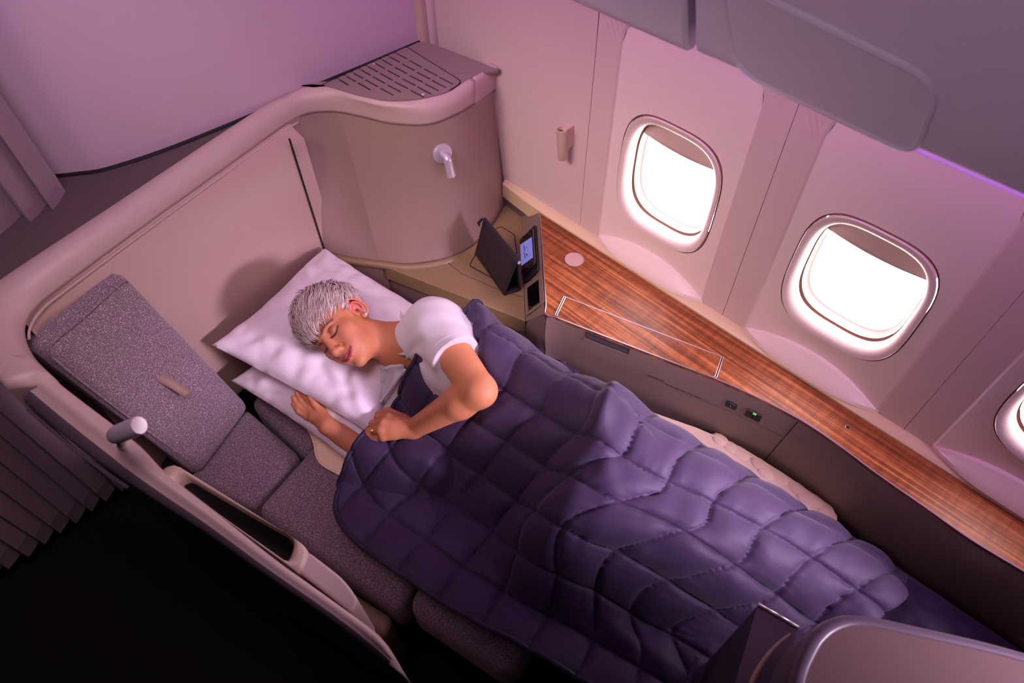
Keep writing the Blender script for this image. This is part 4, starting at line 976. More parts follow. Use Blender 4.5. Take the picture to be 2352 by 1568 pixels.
def quilt():
    nu, nv = 261, 221
    head_e = [at(762, 1122, .53), at(848, 1008, .60), at(905, 925, .66), at(975, 822, .76), at(1030, 755, .86), at(1062, 700, .88), Vector((-.93, .86, 0)), Vector((-.90, .93, 0))]
    foot_e = [Vector((.06, .40, 0)), Vector((.12, .55, 0)), Vector((.20, .75, 0)), Vector((.255, .88, 0)), Vector((.28, .99, 0)), Vector((.28, 1.07, 0))]
    aisle_e = [at(762, 1122, .53), at(800, 1230, .525), at(945, 1342, .525), at(1080, 1428, .525), at(1200, 1490, .52), at(1330, 1566, .52), Vector((.06, .40, 0))]
    wind_e = [Vector((-.90, .93, 0)), Vector((-.70, .985, 0)), Vector((-.50, 1.01, 0)), Vector((-.33, 1.015, 0)), Vector((-.15, 1.015, 0)), Vector((.03, 1.03, 0)), Vector((.15, 1.05, 0)), Vector((.28, 1.07, 0))]
    fl = lambda L_: [Vector((p.x, p.y, 0)) for p in L_]
    H = np.array([p[:2] for p in resample(spline(fl(head_e), 6), nv)]); F = np.array([p[:2] for p in resample(spline(fl(foot_e), 6), nv)])
    A = np.array([p[:2] for p in resample(spline(fl(aisle_e), 6), nu)]); W = np.array([p[:2] for p in resample(spline(fl(wind_e), 6), nu)])
    u = np.linspace(0, 1, nu)[:, None, None]; v = np.linspace(0, 1, nv)[None, :, None]
    # rounded free corners
    U = np.broadcast_to(u, (nu, nv, 1)).copy(); V = np.broadcast_to(v, (nu, nv, 1)).copy()
    ru, rv = .085, .16
    a = np.clip(1 - U / ru, 0, 1); b = np.clip(1 - V / rv, 0, 1)
    U2 = np.where((a > 0) & (b > 0), ru * (1 - a * np.sqrt(1 - b * b / 2)), U); V2 = np.where((a > 0) & (b > 0), rv * (1 - b * np.sqrt(1 - a * a / 2)), V)
    def samp(arr, t):
        x = t[..., 0] * (len(arr) - 1); i = np.clip(x.astype(int), 0, len(arr) - 2); f = (x - i)[..., None]; return arr[i] * (1 - f) + arr[i + 1] * f
    P = (1 - V2) * samp(A, U2) + V2 * samp(W, U2) + (1 - U2) * samp(H, V2) + U2 * samp(F, V2) - ((1 - U2) * (1 - V2) * H[0] + (1 - U2) * V2 * H[-1] + U2 * (1 - V2) * F[0] + U2 * V2 * F[-1])
    z = quilt_h(P)
    X = np.dstack([P, z])
    # cloth coordinates follow the surface
    dv = np.linalg.norm(np.diff(X, axis=1), axis=2); Vc = np.concatenate([np.zeros((nu, 1)), np.cumsum(dv, 1)], 1)
    du = np.linalg.norm(np.diff(X, axis=0), axis=2); Uc = np.concatenate([np.zeros((1, nv)), np.cumsum(du, 0)], 0)
    Vc = Vc - Vc[:, -1:] * .0
    k = np.ones(25) / 25
    for _ in range(2):
        Vc = np.apply_along_axis(lambda c: np.convolve(np.pad(c, 12, mode='edge'), k, 'valid'), 0, Vc)
        Uc = np.apply_along_axis(lambda c: np.convolve(np.pad(c, 12, mode='edge'), k, 'valid'), 1, Uc)
    q = .122
    su = np.abs(np.sin(np.pi * (Uc + .03) / q)); sv = np.abs(np.sin(np.pi * (Vc + .02) / q))
    puff = (su * sv) ** .30
    crease = np.exp(-(np.minimum(su, sv) / .07) ** 2)
    wr = np.zeros((nu, nv))
    from mathutils import noise
    for i in range(nu):
        for j in range(nv):
            x, y = X[i, j, 0], X[i, j, 1]
            wr[i, j] = noise.noise(Vector((x * 7, y * 7, 2.0))) * .5 + noise.noise(Vector((x * 19 + y * 6, y * 13 - x * 9, 5.0))) * .28 + .16 * noise.noise(Vector((Uc[i, j] * 60, Vc[i, j] * 14, 1.0))) * (1 - puff[i, j]) * 2 + .16 * noise.noise(Vector((Uc[i, j] * 14, Vc[i, j] * 60, 9.0))) * (1 - puff[i, j]) * 2
    # normals
    gu = np.gradient(X, axis=0); gv = np.gradient(X, axis=1); nrm = np.cross(gu, gv); nrm /= np.linalg.norm(nrm, axis=2, keepdims=True) + 1e-12
    nrm = np.where(nrm[..., 2:3] < 0, -nrm, nrm)
    amp = .021 * puff - .003 * crease + .014 * wr
    X = X + nrm * amp[..., None]
    # a few long folds: pinched tuck over the hip and drag folds behind the knees
    def fold(p, q2, h, w):
        p, q2 = np.array(p), np.array(q2); d, t = seg_d(X[..., :2], p, q2); X[..., 2] += h * np.exp(-(d / w) ** 2) * np.sin(np.pi * np.clip(t * .96 + .04, 0, 1)) ** .6
    fold((-.50, .86), (-.44, .70), .030, .022); fold((-.47, .76), (-.30, .60), .012, .03); fold((-.20, .66), (.05, .75), .014, .03); fold((-.56, .45), (-.30, .38), .015, .03); fold((-.82, .42), (-.50, .50), .012, .03); fold((-.25, .46), (.0, .50), .016, .03)
    vs = X.reshape(-1, 3); me = bpy.data.meshes.new('quilt'); me.from_pydata(vs.tolist(), [], grid_faces(nu, nv)); me.update()
    bm = bmesh.new(); bm.from_mesh(me); bmesh.ops.recalc_face_normals(bm, faces=bm.faces)
    if sum(f.normal.z for f in bm.faces) < 0: bmesh.ops.reverse_faces(bm, faces=bm.faces)
    bm.to_mesh(me); bm.free()
    o = link('quilt', me, 'quilt', solid=.014); tag(o, 'dark purple square-stitched quilt spread over the sleeping person', 'quilt')
    bd = [X[0, j] for j in range(0, nv, 3)]; bd2 = [X[i, 0] for i in range(0, nu, 3)]
    vs, fs = tube([Vector(p) for p in bd2[::-1] + bd], .007, 8); e = mesh('quilt_binding', vs, fs, 'quilt_edge'); e.parent = o
    return o, X
quilt_o, QX = quilt()
# crumpled end of the same bedding pushed into the footwell
def tail():
    nu, nv = 61, 51; vs = []
    P00, P10, P11, P01 = Vector((.26, .92, 0)), Vector((.52, .98, 0)), Vector((.56, 1.125, 0)), Vector((.20, 1.10, 0))
    for a in range(nu):
        for b in range(nv):
            f, g = a / (nu - 1), b / (nv - 1); p = P00.lerp(P10, f).lerp(P01.lerp(P11, f), g)
            h = (math.sin(math.pi * f) * math.sin(math.pi * g)) ** .5
            w = vnoise(p.x, p.y, 0, 10, 4) * .5 + .3 * abs(vnoise(p.x, p.y, 2, 18, 2))
            vs.append((p.x, p.y, .515 + h * (.045 + .04 * w)))
    o = mesh('folded_blanket', vs, grid_faces(nu, nv), 'quilt', sharp=False, solid=.01); tag(o, 'crumpled dark bedding pushed down in the footwell', 'blanket')
tail()

# ------------------------------------------------------------------ seat in front: shell and screen housing
FZ = 1.12
fs_ = empty('front_seat_shell', (.4, .4, 0)); INV_F = Matrix.Translation((-.4, -.4, 0)); tag(fs_, 'rounded back of the seat in front with grey rim and pinkish panel', 'seat shell')
def fpart(o, parent=None): o.parent = fs_; o.matrix_parent_inverse = INV_F; return o
fo = spline([at(1790, 1700, FZ), at(1812, 1568, FZ), at(1832, 1500, FZ), at(1862, 1448, FZ), at(1912, 1417, FZ), at(1985, 1412, FZ), at(2120, 1440, FZ), at(2250, 1470, FZ), at(2352, 1498, FZ), at(2600, 1570, FZ), at(3000, 1690, FZ)], 5)
fi = spline([at(1835, 1700, FZ), at(1850, 1568, FZ), at(1872, 1508, FZ), at(1900, 1465, FZ), at(1942, 1440, FZ), at(1995, 1437, FZ), at(2120, 1463, FZ), at(2250, 1492, FZ), at(2352, 1518, FZ), at(2600, 1590, FZ), at(3000, 1712, FZ)], 5)
rings = []
for a, b in zip(fo, fi): rings.append([Vector((a.x, a.y, .05)), a + Vector((0, 0, -.04)), a + Vector((0, 0, -.006)), a.lerp(b, .12) + Vector((0, 0, .001)), a.lerp(b, .85) + Vector((0, 0, .001)), b + Vector((0, 0, -.002)), b + Vector((0, 0, -.007))])
vs, fs = loft(rings); fpart(mesh('front_rim', vs, fs, 'front_rim', sharp=False))
pn = [p + Vector((0, 0, -.004)) for p in fi] + [Vector((1.0, .2, FZ - .004)), Vector((.25, .1, FZ - .004))]
vs, fs = slab(pn, (0, 0, -.01)); fpart(mesh('front_panel', vs, fs, 'front_panel', smooth=False))
sh_ = empty('screen_housing', (.08, .5, 0)); inv = Matrix.Translation((-.08, -.5, 0)); tag(sh_, 'dark wedge-shaped screen housing beside the front seat shell', 'screen housing')
HZ = .98
hA, hB, hD = at(1740, 1389, HZ), at(1832, 1442, HZ), at(1688, 1568, HZ)
hE = hD + (hD - hA) * 1.2; hG = hB + (hD - hA) * 2.2
vs, fs = prism([(hA.x, hA.y), (hB.x, hB.y), (hG.x, hG.y), (hE.x, hE.y)], .45, HZ)
o = mesh('housing_body', vs, fs, 'front_dark', smooth=False, bevel=.003); o.parent = sh_; o.matrix_parent_inverse = inv
vs, fs = slab([hA, hB, hG, hE], (0, 0, .003)); o = mesh('housing_top', vs, fs, 'front_rim', smooth=False); o.parent = sh_; o.matrix_parent_inverse = inv
vs, fs = tube([hA + Vector((0, 0, .004)), hB + Vector((0, 0, .004))], .0035, 8); o = mesh('edge_trim', vs, fs, 'steel'); o.parent = sh_; o.matrix_parent_inverse = inv
cvp = spline([at(1815, 1455, HZ + .006), at(1785, 1480, HZ + .006), at(1755, 1515, HZ + .006), at(1730, 1560, HZ + .006), at(1710, 1620, HZ + .006)], 5)
vs, fs = tube(cvp, [.002 + .004 * k / len(cvp) for k in range(len(cvp))], 8); o = mesh('curved_trim', vs, fs, 'strap'); o.parent = sh_; o.matrix_parent_inverse = inv
vs, fs = tube([at(1602, 1508, .62), at(1580, 1568, .60), at(1560, 1640, .58)], .005, 8); o = mesh('side_trim', vs, fs, 'front_rim'); o.parent = sh_; o.matrix_parent_inverse = inv
# ------------------------------------------------------------------ sleeping person
def V3(*a): return np.array(a, float)
HC = V3(-1.169, .502, .799)
HL, HF, HU = V3(.2005, .5368, .8196), V3(.4382, -.7973, .4150), V3(-.8762, -.2760, .3951)
HS = .985
def hw(l, f, u): return HC + HS * (HL * l + HF * f + HU * u)
class Field:
    def __init__(s, xs, ys, zs):
        s.x, s.y, s.z = [np.asarray(a, np.float32) for a in (xs, ys, zs)]; s.F = np.full((len(xs), len(ys), len(zs)), .5, np.float32)
    def sub(s, lo, hi):
        return tuple(slice(max(0, np.searchsorted(a, l) - 1), min(len(a), np.searchsorted(a, h) + 1)) for a, l, h in zip((s.x, s.y, s.z), lo, hi))
    def pts(s, sl): return s.x[sl[0]][:, None, None], s.y[sl[1]][None, :, None], s.z[sl[2]][None, None, :]
    def comb(s, sl, d, k, cut=False):
        F = s.F[sl]
        if cut: d = -d; h = np.clip(.5 - .5 * (d - F) / k, 0, 1); s.F[sl] = d * (1 - h) + F * h + k * h * (1 - h)
        else: h = np.clip(.5 + .5 * (d - F) / k, 0, 1); s.F[sl] = d * (1 - h) + F * h - k * h * (1 - h)
    def cone(s, a, b, ra, rb, k=.01, cut=False, end=None):
        a, b = np.asarray(a, float), np.asarray(b, float); m = max(ra, rb) + k + .02; sl = s.sub(np.minimum(a, b) - m, np.maximum(a, b) + m); x, y, z = s.pts(sl)
        d = b - a; L2 = max(1e-9, float(d @ d)); t = np.clip(((x - a[0]) * d[0] + (y - a[1]) * d[1] + (z - a[2]) * d[2]) / L2, 0, 1)
        D = np.sqrt((x - a[0] - t * d[0]) ** 2 + (y - a[1] - t * d[1]) ** 2 + (z - a[2] - t * d[2]) ** 2) - (ra + (rb - ra) * t)
        if end is not None:
            n = d / math.sqrt(L2); D = np.maximum(D, (x - end[0]) * n[0] + (y - end[1]) * n[1] + (z - end[2]) * n[2])
        s.comb(sl, D, k, cut)
    def ell(s, c, axes, r, k=.01, cut=False):
        c = np.asarray(c, float); A = [np.asarray(a, float) / np.linalg.norm(a) for a in axes]; ext = sum(np.abs(a) * q for a, q in zip(A, r)) + k + .02
        sl = s.sub(c - ext, c + ext); x, y, z = s.pts(sl); q = 0; g = 0
        for a, rr in zip(A, r):
            e = (x - c[0]) * a[0] + (y - c[1]) * a[1] + (z - c[2]) * a[2]; q = q + (e / rr) ** 2; g = g + (e / rr ** 2) ** 2
        q = np.sqrt(q); D = q * (q - 1) / (np.sqrt(g) + 1e-6); s.comb(sl, np.maximum(D, -min(r)), k, cut)
    def surface(s):
        F = s.F; ins = F < 0; c = np.zeros(tuple(n - 1 for n in F.shape), np.uint8)
        for i in (0, 1):
            for j in (0, 1):
                for k in (0, 1): c += ins[i:F.shape[0] - 1 + i, j:F.shape[1] - 1 + j, k:F.shape[2] - 1 + k]
        I = np.argwhere((c > 0) & (c < 8)); idx = np.full(c.shape, -1, np.int32); idx[I[:, 0], I[:, 1], I[:, 2]] = np.arange(len(I))
        val = np.stack([F[I[:, 0] + i, I[:, 1] + j, I[:, 2] + k] for i in (0, 1) for j in (0, 1) for k in (0, 1)], 1)
        cor = [(i, j, k) for i in (0, 1) for j in (0, 1) for k in (0, 1)]; acc = np.zeros((len(I), 3)); cnt = np.zeros(len(I))
        for p in range(8):
            for q in range(p + 1, 8):
                if sum(abs(a - b) for a, b in zip(cor[p], cor[q])) != 1: continue
                va, vb = val[:, p], val[:, q]; m = (va < 0) != (vb < 0); t = np.where(m, va / np.where(m, va - vb, 1), 0)
                acc += np.where(m[:, None], np.array(cor[p]) + t[:, None] * (np.array(cor[q]) - np.array(cor[p])), 0); cnt += m
        loc = acc / cnt[:, None]
        P = np.stack([a[I[:, d]] + loc[:, d] * (a[I[:, d] + 1] - a[I[:, d]]) for d, a in enumerate((s.x, s.y, s.z))], 1)
        faces = []
        for ax in range(3):
            o1, o2 = [(1, 2), (2, 0), (0, 1)][ax]
            A = np.take(ins, range(F.shape[ax] - 1), ax); B = np.take(ins, range(1, F.shape[ax]), ax); E = np.argwhere(A != B)
            E = E[(E[:, o1] > 0) & (E[:, o2] > 0) & (E[:, o1] < F.shape[o1] - 1) & (E[:, o2] < F.shape[o2] - 1)]
            if not len(E): continue
            def cell(d1, d2):
                e = E.copy(); e[:, o1] -= d1; e[:, o2] -= d2; return idx[e[:, 0], e[:, 1], e[:, 2]]
            q = np.stack([cell(1, 1), cell(0, 1), cell(0, 0), cell(1, 0)], 1); fl = ~A[E[:, 0], E[:, 1], E[:, 2]]; q[fl] = q[fl][:, ::-1]; faces.append(q)
        return P, np.concatenate(faces)
def mesh_np(name, P, Fq, m, parent=None, colors=None):
    me = bpy.data.meshes.new(name); me.vertices.add(len(P)); me.vertices.foreach_set('co', P.astype(np.float32).ravel())
    me.loops.add(Fq.size); me.loops.foreach_set('vertex_index', Fq.astype(np.int32).ravel()); me.polygons.add(len(Fq)); me.polygons.foreach_set('loop_start', np.arange(0, Fq.size, Fq.shape[1], dtype=np.int32))
    me.update(calc_edges=True); me.validate()
    if colors is not None:
        at_ = me.color_attributes.new('tone', 'FLOAT_COLOR', 'POINT'); at_.data.foreach_set('color', np.concatenate([colors, np.ones((len(colors), 1))], 1).astype(np.float32).ravel())
    return link(name, me, m, parent)
def tone_mat(name, rough, sss=0.0, bump=0.1, bscale=400, sheen=0.0):
    m = mat(name, (.5, .5, .5, 1), rough, var=.05, nscale=90, bump=bump, bscale=bscale, sss=sss, sheen=sheen); nt = m.node_tree; b = nt.nodes['Principled BSDF']; mix = [n for n in nt.nodes if n.type == 'MIX'][0]
    a = nt.nodes.new('ShaderNodeAttribute'); a.attribute_name = 'tone'
    mul = nt.nodes.new('ShaderNodeMix'); mul.data_type = 'RGBA'; mul.blend_type = 'MULTIPLY'; mul.inputs['Factor'].default_value = 1
    mix.inputs['A'].default_value = (.94, .94, .94, 1); mix.inputs['B'].default_value = (1, 1, 1, 1)
    nt.links.new(a.outputs['Color'], mul.inputs['A']); nt.links.new(mix.outputs['Result'], mul.inputs['B']); nt.links.new(mul.outputs['Result'], b.inputs['Base Color'])
    return m
tone_mat('skin', .56, sss=.12, bump=.08, bscale=500); tone_mat('hair', .55, bump=.05, sheen=.2)
v3 = lambda px, py, z: np.array(at(px, py, z))
NB = V3(-1.045, .605, .735)
LS, LE, LW = v3(998, 748, .815), v3(1101, 897, .83), v3(950, 984, .655)
RS, RE, RW = V3(-1.0, .55, .575), v3(872, 1058, .550), v3(752, 977, .604)
TA = V3(.95, .26, -.02); TA /= np.linalg.norm(TA); TL = V3(-.12, .30, .93); TL -= TL @ TA * TA; TL /= np.linalg.norm(TL); TF = np.cross(TA, TL); TF = TF if TF[1] < 0 else -TF
CH = V3(-.915, .685, .668)
def torso(fd, o=0.0, k=.04):
    fd.ell(CH, (TA, TF, TL), (.175 + o, .105 + o, .145 + o), k)
    fd.ell(CH + TA * .20 - TF * .015, (TA, TF, TL), (.18 + o, .088 + o, .112 + o), k)
    for s in (-1, 1): fd.ell(CH + TA * .02 + TF * .085 + TL * .065 * s, (TA, TF, TL), (.068 + o, .052 + o, .062 + o), .04)
    fd.cone(NB, LS, .050 + o, .052 + o, k); fd.cone(NB, RS, .050 + o, .052 + o, k)
    fd.cone(LS, CH + TL * .10, .056 + o, .06 + o, k); fd.cone(RS, CH - TL * .10, .056 + o, .06 + o, k)
def build_body():
    xs = np.concatenate([np.arange(-1.31, -1.0, .0021), np.arange(-1.0, -.66, .0027), np.arange(-.66, .34, .009)]); ys = np.concatenate([np.arange(.27, .72, .0022), np.arange(.72, 1.10, .006)]); zs = np.arange(.47, .93, .0022)
    fd = Field(xs, ys, zs)
    torso(fd)
    PEL = V3(-.47, .79, .665); fd.ell(PEL, (TA, TF, TL), (.14, .11, .145), .05)
    for dz, kx in ((.035, 0), (-.07, .05)):
        kn = V3(-.36 + kx, .60, .60 + dz * .9); an = V3(.06 + kx, .92, .565 + dz * .5); fd.cone(PEL + V3(0, 0, dz), kn, .085, .058, .03); fd.cone(kn, an, .055, .036, .02); fd.cone(an, an + V3(.08, .02, 0), .036, .026, .02)
    # neck and head
    e = lambda c, r, k, cut=False: fd.ell(hw(*c), (HL, HF, HU), [q * HS for q in r], k, cut)
    cn = lambda a, b, ra, rb, k, cut=False: fd.cone(hw(*a), hw(*b), ra, rb, k, cut)
    fd.cone(hw(0, -.022, -.055), NB, .051, .056, .03)
    e((0, -.012, .035), (.0735, .093, .085), .01); e((0, .030, -.032), (.056, .056, .076), .03); e((0, .036, -.076), (.048, .047, .040), .02); e((0, .070, -.103), (.018, .017, .015), .02)
    for s in (-1, 1):
        e((s * .044, .048, -.026), (.022, .026, .024), .02); e((s * .030, .060, -.052), (.022, .020, .024), .015)
        cn((s * .012, .080, .020), (s * .040, .068, .021), .008, .007, .012)
        e((s * .032, .094, .002), (.017, .017, .012), .010, True); e((s * .032, .0645, -.001), (.0165, .0165, .0145), .004)
        cn((s * .015, .080, -.0065), (s * .032, .0835, -.0115), .0014, .0014, .004, True); cn((s * .032, .0835, -.0115), (s * .048, .074, -.006), .0014, .0014, .004, True)
        cn((s * .018, .0775, .010), (s * .046, .070, .011), .0016, .0016, .005, True)
        e((s * .0115, .0915, -.0425), (.0075, .0095, .0070), .005); e((s * .0065, .0975, -.0515), (.0032, .0045, .0030), .003, True)
        cn((s * .019, .084, -.044), (s * .035, .069, -.066), .0016, .0016, .008, True)
    cn((0, .079, .012), (0, .1005, -.034), .0075, .0095, .012); e((0, .1010, -.0385), (.0105, .0105, .0098), .006)
    e((0, .074, -.064), (.030, .020, .020), .012)
    up = [(-.029, .0745, -.0645), (-.014, .0880, -.0672), (-.004, .0935, -.0662), (0, .0938, -.0672), (.004, .0935, -.0662), (.014, .0880, -.0672), (.029, .0745, -.0645)]
    lo = [(-.026, .0760, -.0675), (-.013, .0875, -.0760), (0, .0915, -.0785), (.013, .0875, -.0760), (.026, .0760, -.0675)]
    for a, b in zip(up, up[1:]): cn(a, b, .0028, .0028, .004)
    for a, b in zip(lo, lo[1:]): cn(a, b, .0034, .0034, .004)
    ml = [(-.032, .0745, -.0635), (-.014, .0910, -.0705), (0, .0965, -.0720), (.014, .0910, -.0705), (.032, .0745, -.0635)]
    for a, b in zip(ml, ml[1:]): cn(a, b, .0011, .0011, .002, True)
    # ears
    for s in (-1, 1):
        c0 = V3(s * .0755, -.014, -.008); eo, eb = V3(s * .42, -.90, 0), V3(0, .05, 1)
        def er(a, r=1.0): return tuple(c0 + eo * (.018 * r * math.cos(a)) + eb * (.032 * r * math.sin(a)) + V3(s * .003 * math.cos(a), 0, 0))
        fd.ell(hw(*(c0 + V3(-s * .003, 0, 0))), (HL * .9 + HF * .4 * s, HF * .9 - HL * .42 * s, HU), (.0035, .0155, .028), .004)
        A = np.linspace(-2.0, 3.7, 22)
        for a, b in zip(A, A[1:]): cn(tuple(np.array(er(a)) + V3(s * .0035, 0, 0)), tuple(np.array(er(b)) + V3(s * .0035, 0, 0)), .0034, .0034, .002)
        A = np.linspace(-1.0, 1.5, 9)
        for a, b in zip(A, A[1:]): cn(tuple(np.array(er(a, .58)) + V3(s * .003, 0, 0)), tuple(np.array(er(b, .58)) + V3(s * .003, 0, 0)), .0024, .0024, .002)
        e(tuple(c0 + V3(s * .002, .003, -.006)), (.0085, .0080, .011), .003, True); e(tuple(c0 + V3(-s * .001, .007, -.030)), (.0055, .0075, .008), .005)
    # arms
    fd.cone(LS, LE, .055, .043, .02); m1 = LE * .72 + LW * .28; fd.cone(LE, m1, .042, .0435, .015); fd.cone(m1, LW, .0435, .027, .015)
    ol = (LE - (LS + LW) / 2); ol /= np.linalg.norm(ol); fd.ell(LE + ol * .010, (V3(1, 0, 0), V3(0, 1, 0), V3(0, 0, 1)), (.026, .026, .026), .02)
    fd.cone(RS, RE, .047, .038, .02); m2 = RE * .7 + RW * .3; fd.cone(RE, m2, .038, .038, .015); fd.cone(m2, RW, .038, .0245, .015)
    # upper hand, closed over the quilt edge
    z0 = -.012
    mcp = [v3(893, 958, .674 + z0), v3(881, 971, .681 + z0), v3(875, 987, .677 + z0), v3(880, 1003, .664 + z0)]
    pip = [v3(868, 958, .664 + z0), v3(856, 973, .667 + z0), v3(847, 991, .658 + z0), v3(849, 1007, .645 + z0)]
    tip = [v3(866, 969, .640 + z0), v3(856, 985, .638 + z0), v3(851, 1001, .632 + z0), v3(856, 1014, .624 + z0)]
    for q, r in zip(mcp, (.0135, .014, .0135, .012)): fd.cone(LW, q, .0215, r, .012)
    fd.cone(v3(915, 975, .668 + z0), v3(905, 992, .664 + z0), .017, .016, .015)
    for a, b, c, r in zip(mcp, pip, tip, (.0106, .0110, .0106, .0094)): fd.ell(a, np.eye(3), (r + .0025,) * 3, .006); fd.cone(a, b, r + .0008, r, .0035); fd.cone(b, c, r, r * .85, .0035)
    t0, t1, t2 = v3(926, 963, .660 + z0), v3(893, 944, .662 + z0), v3(867, 951, .652 + z0); fd.cone(LW, t0, .019, .016, .012); fd.cone(t0, t1, .0155, .0112, .008); fd.cone(t1, t2, .0108, .0088, .004)
    # lower hand, palm up under the upper pillow
    pm = v3(722, 958, .604); fd.cone(RW, pm, .0215, .017, .012); fd.cone(RW, v3(730, 946, .610), .019, .015, .012)
    for (ax, ay, az), (bx, by, bz), (cx, cy, cz), r in (((706, 957, .602), (686, 944, .606), (674, 928, .612), .0086), ((708, 949, .606), (686, 932, .612), (674, 914, .620), .0090), ((711, 941, .610), (692, 920, .618), (682, 902, .626), .0088), ((716, 934, .614), (702, 914, .622), (695, 898, .630), .0082)):
        a, b, c = v3(ax, ay, az), v3(bx, by, bz), v3(cx, cy, cz); fd.cone(pm, a, .014, r + .001, .006); fd.cone(a, b, r + .0006, r, .004); fd.cone(b, c, r, r * .85, .004)
    a, b, c = v3(738, 944, .612), v3(722, 926, .628), v3(712, 912, .638); fd.cone(RW, a, .016, .013, .010); fd.cone(a, b, .012, .010, .005); fd.cone(b, c, .010, .008, .004)
    P, Fq = fd.surface()
    # skin tones
    base = np.array(srgb(202, 132, 88)[:3]); C = np.tile(base, (len(P), 1)); q = (P - HC) / HS; l, f, u = q @ HL, q @ HF, q @ HU; hd = np.linalg.norm(q, axis=1) < .16
    def tint(w, colr, amt=1.0):
        w = np.clip(w * amt, 0, 1)[:, None]; C[:] = C * (1 - w) + np.array(srgb(*colr)[:3]) * w
    g = lambda d, r: np.exp(-(d / r) ** 2)
    def near2(pts):
        D = np.full(len(P), 9.0); Q = np.stack([l, u], 1)
        for a, b in zip(pts, pts[1:]):
            a, b = np.array((a[0], a[2])), np.array((b[0], b[2])); d = b - a; t = np.clip(((Q - a) @ d) / (d @ d + 1e-12), 0, 1); D = np.minimum(D, np.linalg.norm(Q - a - t[:, None] * d, axis=1))
        return np.where(f > .05, D, 9.0)
    def near(pts, r):
        D = np.full(len(P), 9.0)
        for a, b in zip(pts, pts[1:]):
            a, b = np.array(a), np.array(b); Q = np.stack([l, f, u], 1); d = b - a; t = np.clip(((Q - a) @ d) / (d @ d), 0, 1); D = np.minimum(D, np.linalg.norm(Q - a - t[:, None] * d, axis=1))
        return D
    for s in (-1, 1):
        tint(g(np.sqrt((l - s * .042) ** 2 + (f - .06) ** 2 + (u + .034) ** 2), .024) * hd, (214, 120, 104), .5)
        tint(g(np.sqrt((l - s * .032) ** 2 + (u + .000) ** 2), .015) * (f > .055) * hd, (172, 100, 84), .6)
        tint(g(near2([(s * .014, .087, .0190), (s * .024, .085, .0225), (s * .036, .079, .0240), (s * .050, .066, .0185)]), .0034) * hd, (92, 60, 50), 1.1)
        tint(g(near2([(s * .0165, .079, -.0065), (s * .024, .0825, -.0105), (s * .032, .083, -.0118), (s * .041, .079, -.0102), (s * .050, .070, -.0045)]), .0020) * hd, (40, 24, 22), 1.5)
        tint(g(near([(s * .0755, -.014, -.008), (s * .079, -.02, .016)], 0), .026) * (np.abs(l) > .066) * hd, (222, 118, 104), .75)
        tint(g(near([(s * .0065, .0985, -.0525), (s * .0065, .0985, -.052)], 0), .0036) * hd, (90, 40, 36), .9)
    tint(g(near2(up), .0032) * hd, (170, 62, 68), 1.3); tint(g(near2(lo), .0038) * hd, (178, 68, 74), 1.3); tint(g(near2(ml), .0014) * hd, (84, 24, 30), 1.2)
    tint(g(near([(0, .1, -.036), (0, .101, -.04)], 0), .014) * hd, (224, 140, 118), .4)
    return P, Fq, C
pP, pF, pC = build_body()
person = mesh_np('person', pP, pF, 'skin', None, pC)
tag(person, 'person asleep on one side under the quilt, short grey hair, white t-shirt', 'person')

